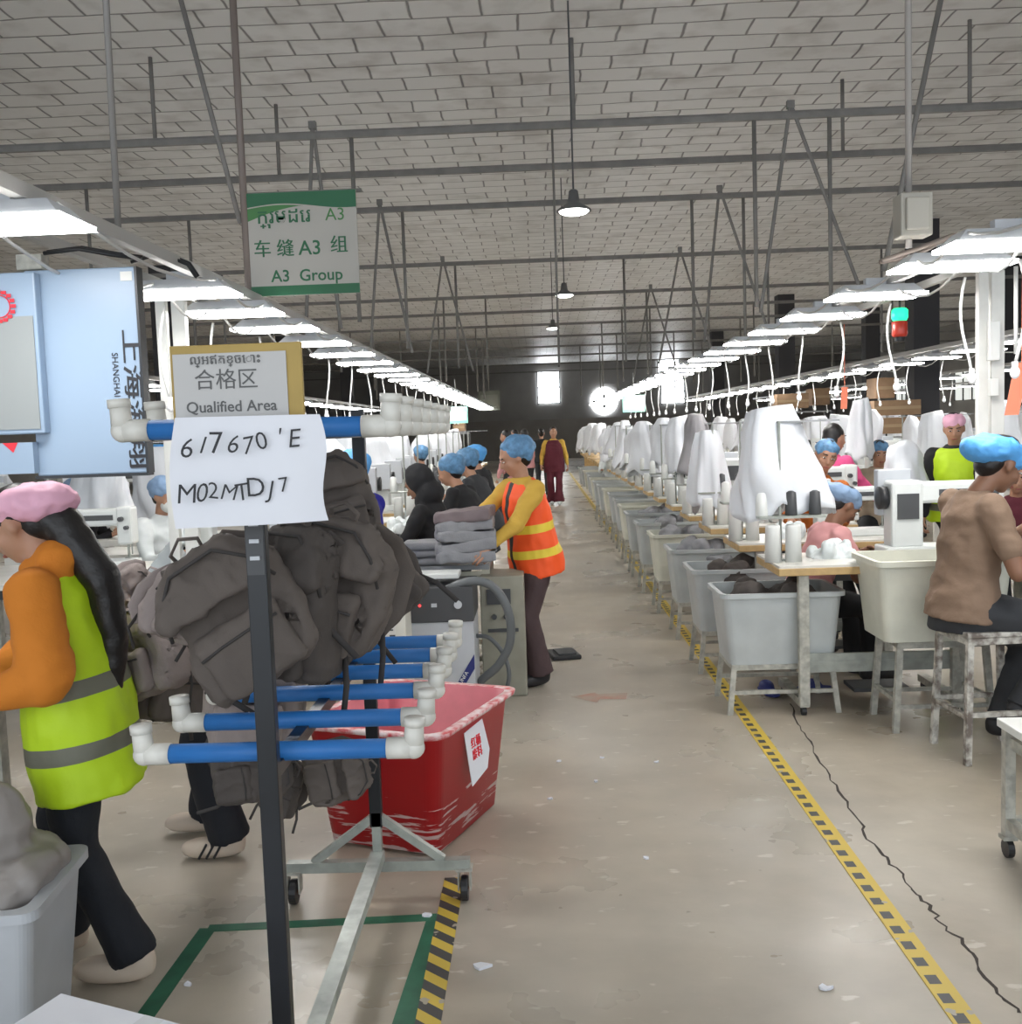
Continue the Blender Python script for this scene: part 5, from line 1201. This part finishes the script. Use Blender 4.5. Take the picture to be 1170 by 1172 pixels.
m.build('knob_panel', M_dgrey, t2)
# folded stacks on the table
for k in range(3):
    q = at(487, 640 - 9 * k, 6.2); m = MB().box((0, 0, 0), (.26, .26, .045)); o = m.blob('folded_fabric', M_greyf, vox=.012, smooth=3, amp=.006, freq=9, seed=k + 9); o.location = (q.x - .01, 6.2, .80 + .047 * k); tag(o, 'folded grey fabric on the work table, %s of the small pile' % ['lowest', 'middle', 'top'][k], 'fabric', 'small fabric pile')

# cartons stack & other far objects on the right
for i, (x0, y0, x1, y1, Y, lab) in enumerate([(1002, 432, 1023, 456, 17.3, 'small brown carton on top of the carton stack at right'), (1000, 457, 1053, 476, 17, 'wide brown carton in the stack at right, upper of the two'), (1000, 477, 1053, 497, 17, 'wide brown carton in the stack at right, lower of the two'), (889, 450, 925, 468, 22, 'brown carton on far shelves left of the stack'), (929, 444, 949, 464, 22.5, 'brown carton on far shelves next to the green-lit rail'), (519, 484, 532, 494, 25.2, 'small brown carton under the left mint sign')]):
    a, b = at(x0, y1, Y), at(x1, y0, Y); w, h = b.x - a.x, b.z - a.z
    t = thing('carton', lab, 'carton', ((a.x + b.x) / 2, Y + .2, a.z)); MB().box((0, 0, h / 2), (w, .5, h)).build('box_body', M_carton, t); MB().box((0, -.252, h / 2), (w, .004, .05)).box((0, 0, h + .002), (.05, .5, .004)).build('tape', mat('brown_tape', (.36, .25, .14), .4), t)
for (x0, x1, ytop, Y, lab) in [(996, 1057, 497, 17, 'dark steel shelf rack under the carton stack'), (884, 953, 468, 22.2, 'dark steel shelf rack far right of the aisle'), (516, 536, 494, 25.2, 'dark shelf rack far left of the aisle')]:
    a, b = at(x0, ytop, Y), at(x1, ytop, Y); t = thing('shelf_rack', lab, 'shelf', ((a.x + b.x) / 2, Y + .2, 0)); w = b.x - a.x; hh = min(a.z, b.z) - .02
    for sx in (-1, 1):
        for sy in (-1, 1): MB().box((sx * w * .48, sy * .24, hh / 2), (.05, .05, hh)).build('upright', M_dgrey, t)
    for z in (.3, .9, hh - .02): MB().box((0, 0, z), (w, .5, .03)).build('shelf_board', M_grey, t)
for (pts, lab) in [([(967, 443), (966, 468)], 'small orange tag hanging over the second right line'), ([(1170, 415), (1158, 475)], 'coral orange strip hanging at the right edge')]:
    Y = 9 if pts[0][0] < 1000 else 5.6; a, b = at(*pts[0], Y), at(*pts[1], Y); d = b - a
    m = MB(); m.bar(a, b, .055 if Y > 8 else .075, .004); m.tube([a, (a.x, Y, RZ)], .003, 5); o = m.build('orange_tag', M_tagor); tag(o, lab, 'tag')
# big folded white cloth on right mid
CVx = dup if False else None
q = at(1042, 508, 8.0); o = CV[1].copy(); col.objects.link(o); o.location = q; o.scale = (.95, .9, .6); o.rotation_euler = (0, R(20), .6); tag(o, 'wide white cloth draped over a machine right of the low woman', 'cover', 'covers behind the first right line')
q = at(985, 470, 9.2); o = CV[2].copy(); col.objects.link(o); o.location = q + V((0, 0, .1)); o.scale = (.8, .8, .9); tag(o, 'white cover beside the dark-haired worker in hot pink', 'cover', 'covers behind the first right line')
# dark fabric bundle near the man's hands
o = MB().ell((0, 0, 0), (.09, .08, .09)).ell((.06, .02, .05), (.07, .06, .06)).blob('fabric_bundle', M_bagd, vox=.01, smooth=2, amp=.02, freq=12); o.location = (2.38, 4.70, 1.0); tag(o, 'dark bundle in the hands of the man in brown', 'fabric')
t = thing('sewing_table', 'white-topped sewing table in front of the man in brown', 'table', (2.85, 5.1, 0)); MB().box((0, 0, .79), (.9, .6, .04)).build('tabletop', M_top, t)
for sx in (-1, 1): MB().box((sx * .38, 0, .38), (.05, .45, .76)).build('leg', M_frame, t)
# table white hump objects left foreground: machine near hoodie woman
a = at(0, 700, 3.0)
t = thing('cutting_table', 'white table edge in front of the hoodie woman at left', 'table', (-2.3, 2.95, 0)); MB().box((0, 0, .86), (.95, 1.0, .04)).build('tabletop', M_top, t)
for sx in (-1, 1):
    for sy in (-1, 1): MB().box((sx * .42, sy * .42, .42), (.05, .05, .84)).build('leg', M_frame, t)
o = MB().ell((0, 0, .06), (.2, .16, .09)).ell((.1, .05, .14), (.12, .1, .09)).blob('fabric_heap', M_whites, vox=.012, smooth=2, amp=.03, freq=8); o.location = (-2.02, 2.95, .87); tag(o, 'heap of pale cloth in front of the hoodie woman', 'fabric')

# ------------------------------------------------------------------ light & render
wd = bpy.data.worlds.new('world'); sc.world = wd; wd.use_nodes = True
bg = wd.node_tree.nodes['Background']; bg.inputs['Color'].default_value = (.86, .93, 1, 1); bg.inputs['Strength'].default_value = 2.2
sc.view_settings.view_transform = 'Standard'; sc.view_settings.look = 'None'; sc.view_settings.gamma = 1; sc.view_settings.exposure = 0.0
try: sc.view_settings.use_curve_mapping = False
except Exception: pass
sc.cycles.use_denoising = True
sc.cycles.max_bounces = 6; sc.cycles.diffuse_bounces = 4; sc.cycles.glossy_bounces = 3; sc.cycles.transmission_bounces = 2
sc.cycles.sample_clamp_indirect = 4
for c in CV + FH + [TB, MC, TS, BS, BN, BNc, B1, B2, B3, LT, CD]:
    if c.get('label') == 'x': print('UNUSED', c.name)
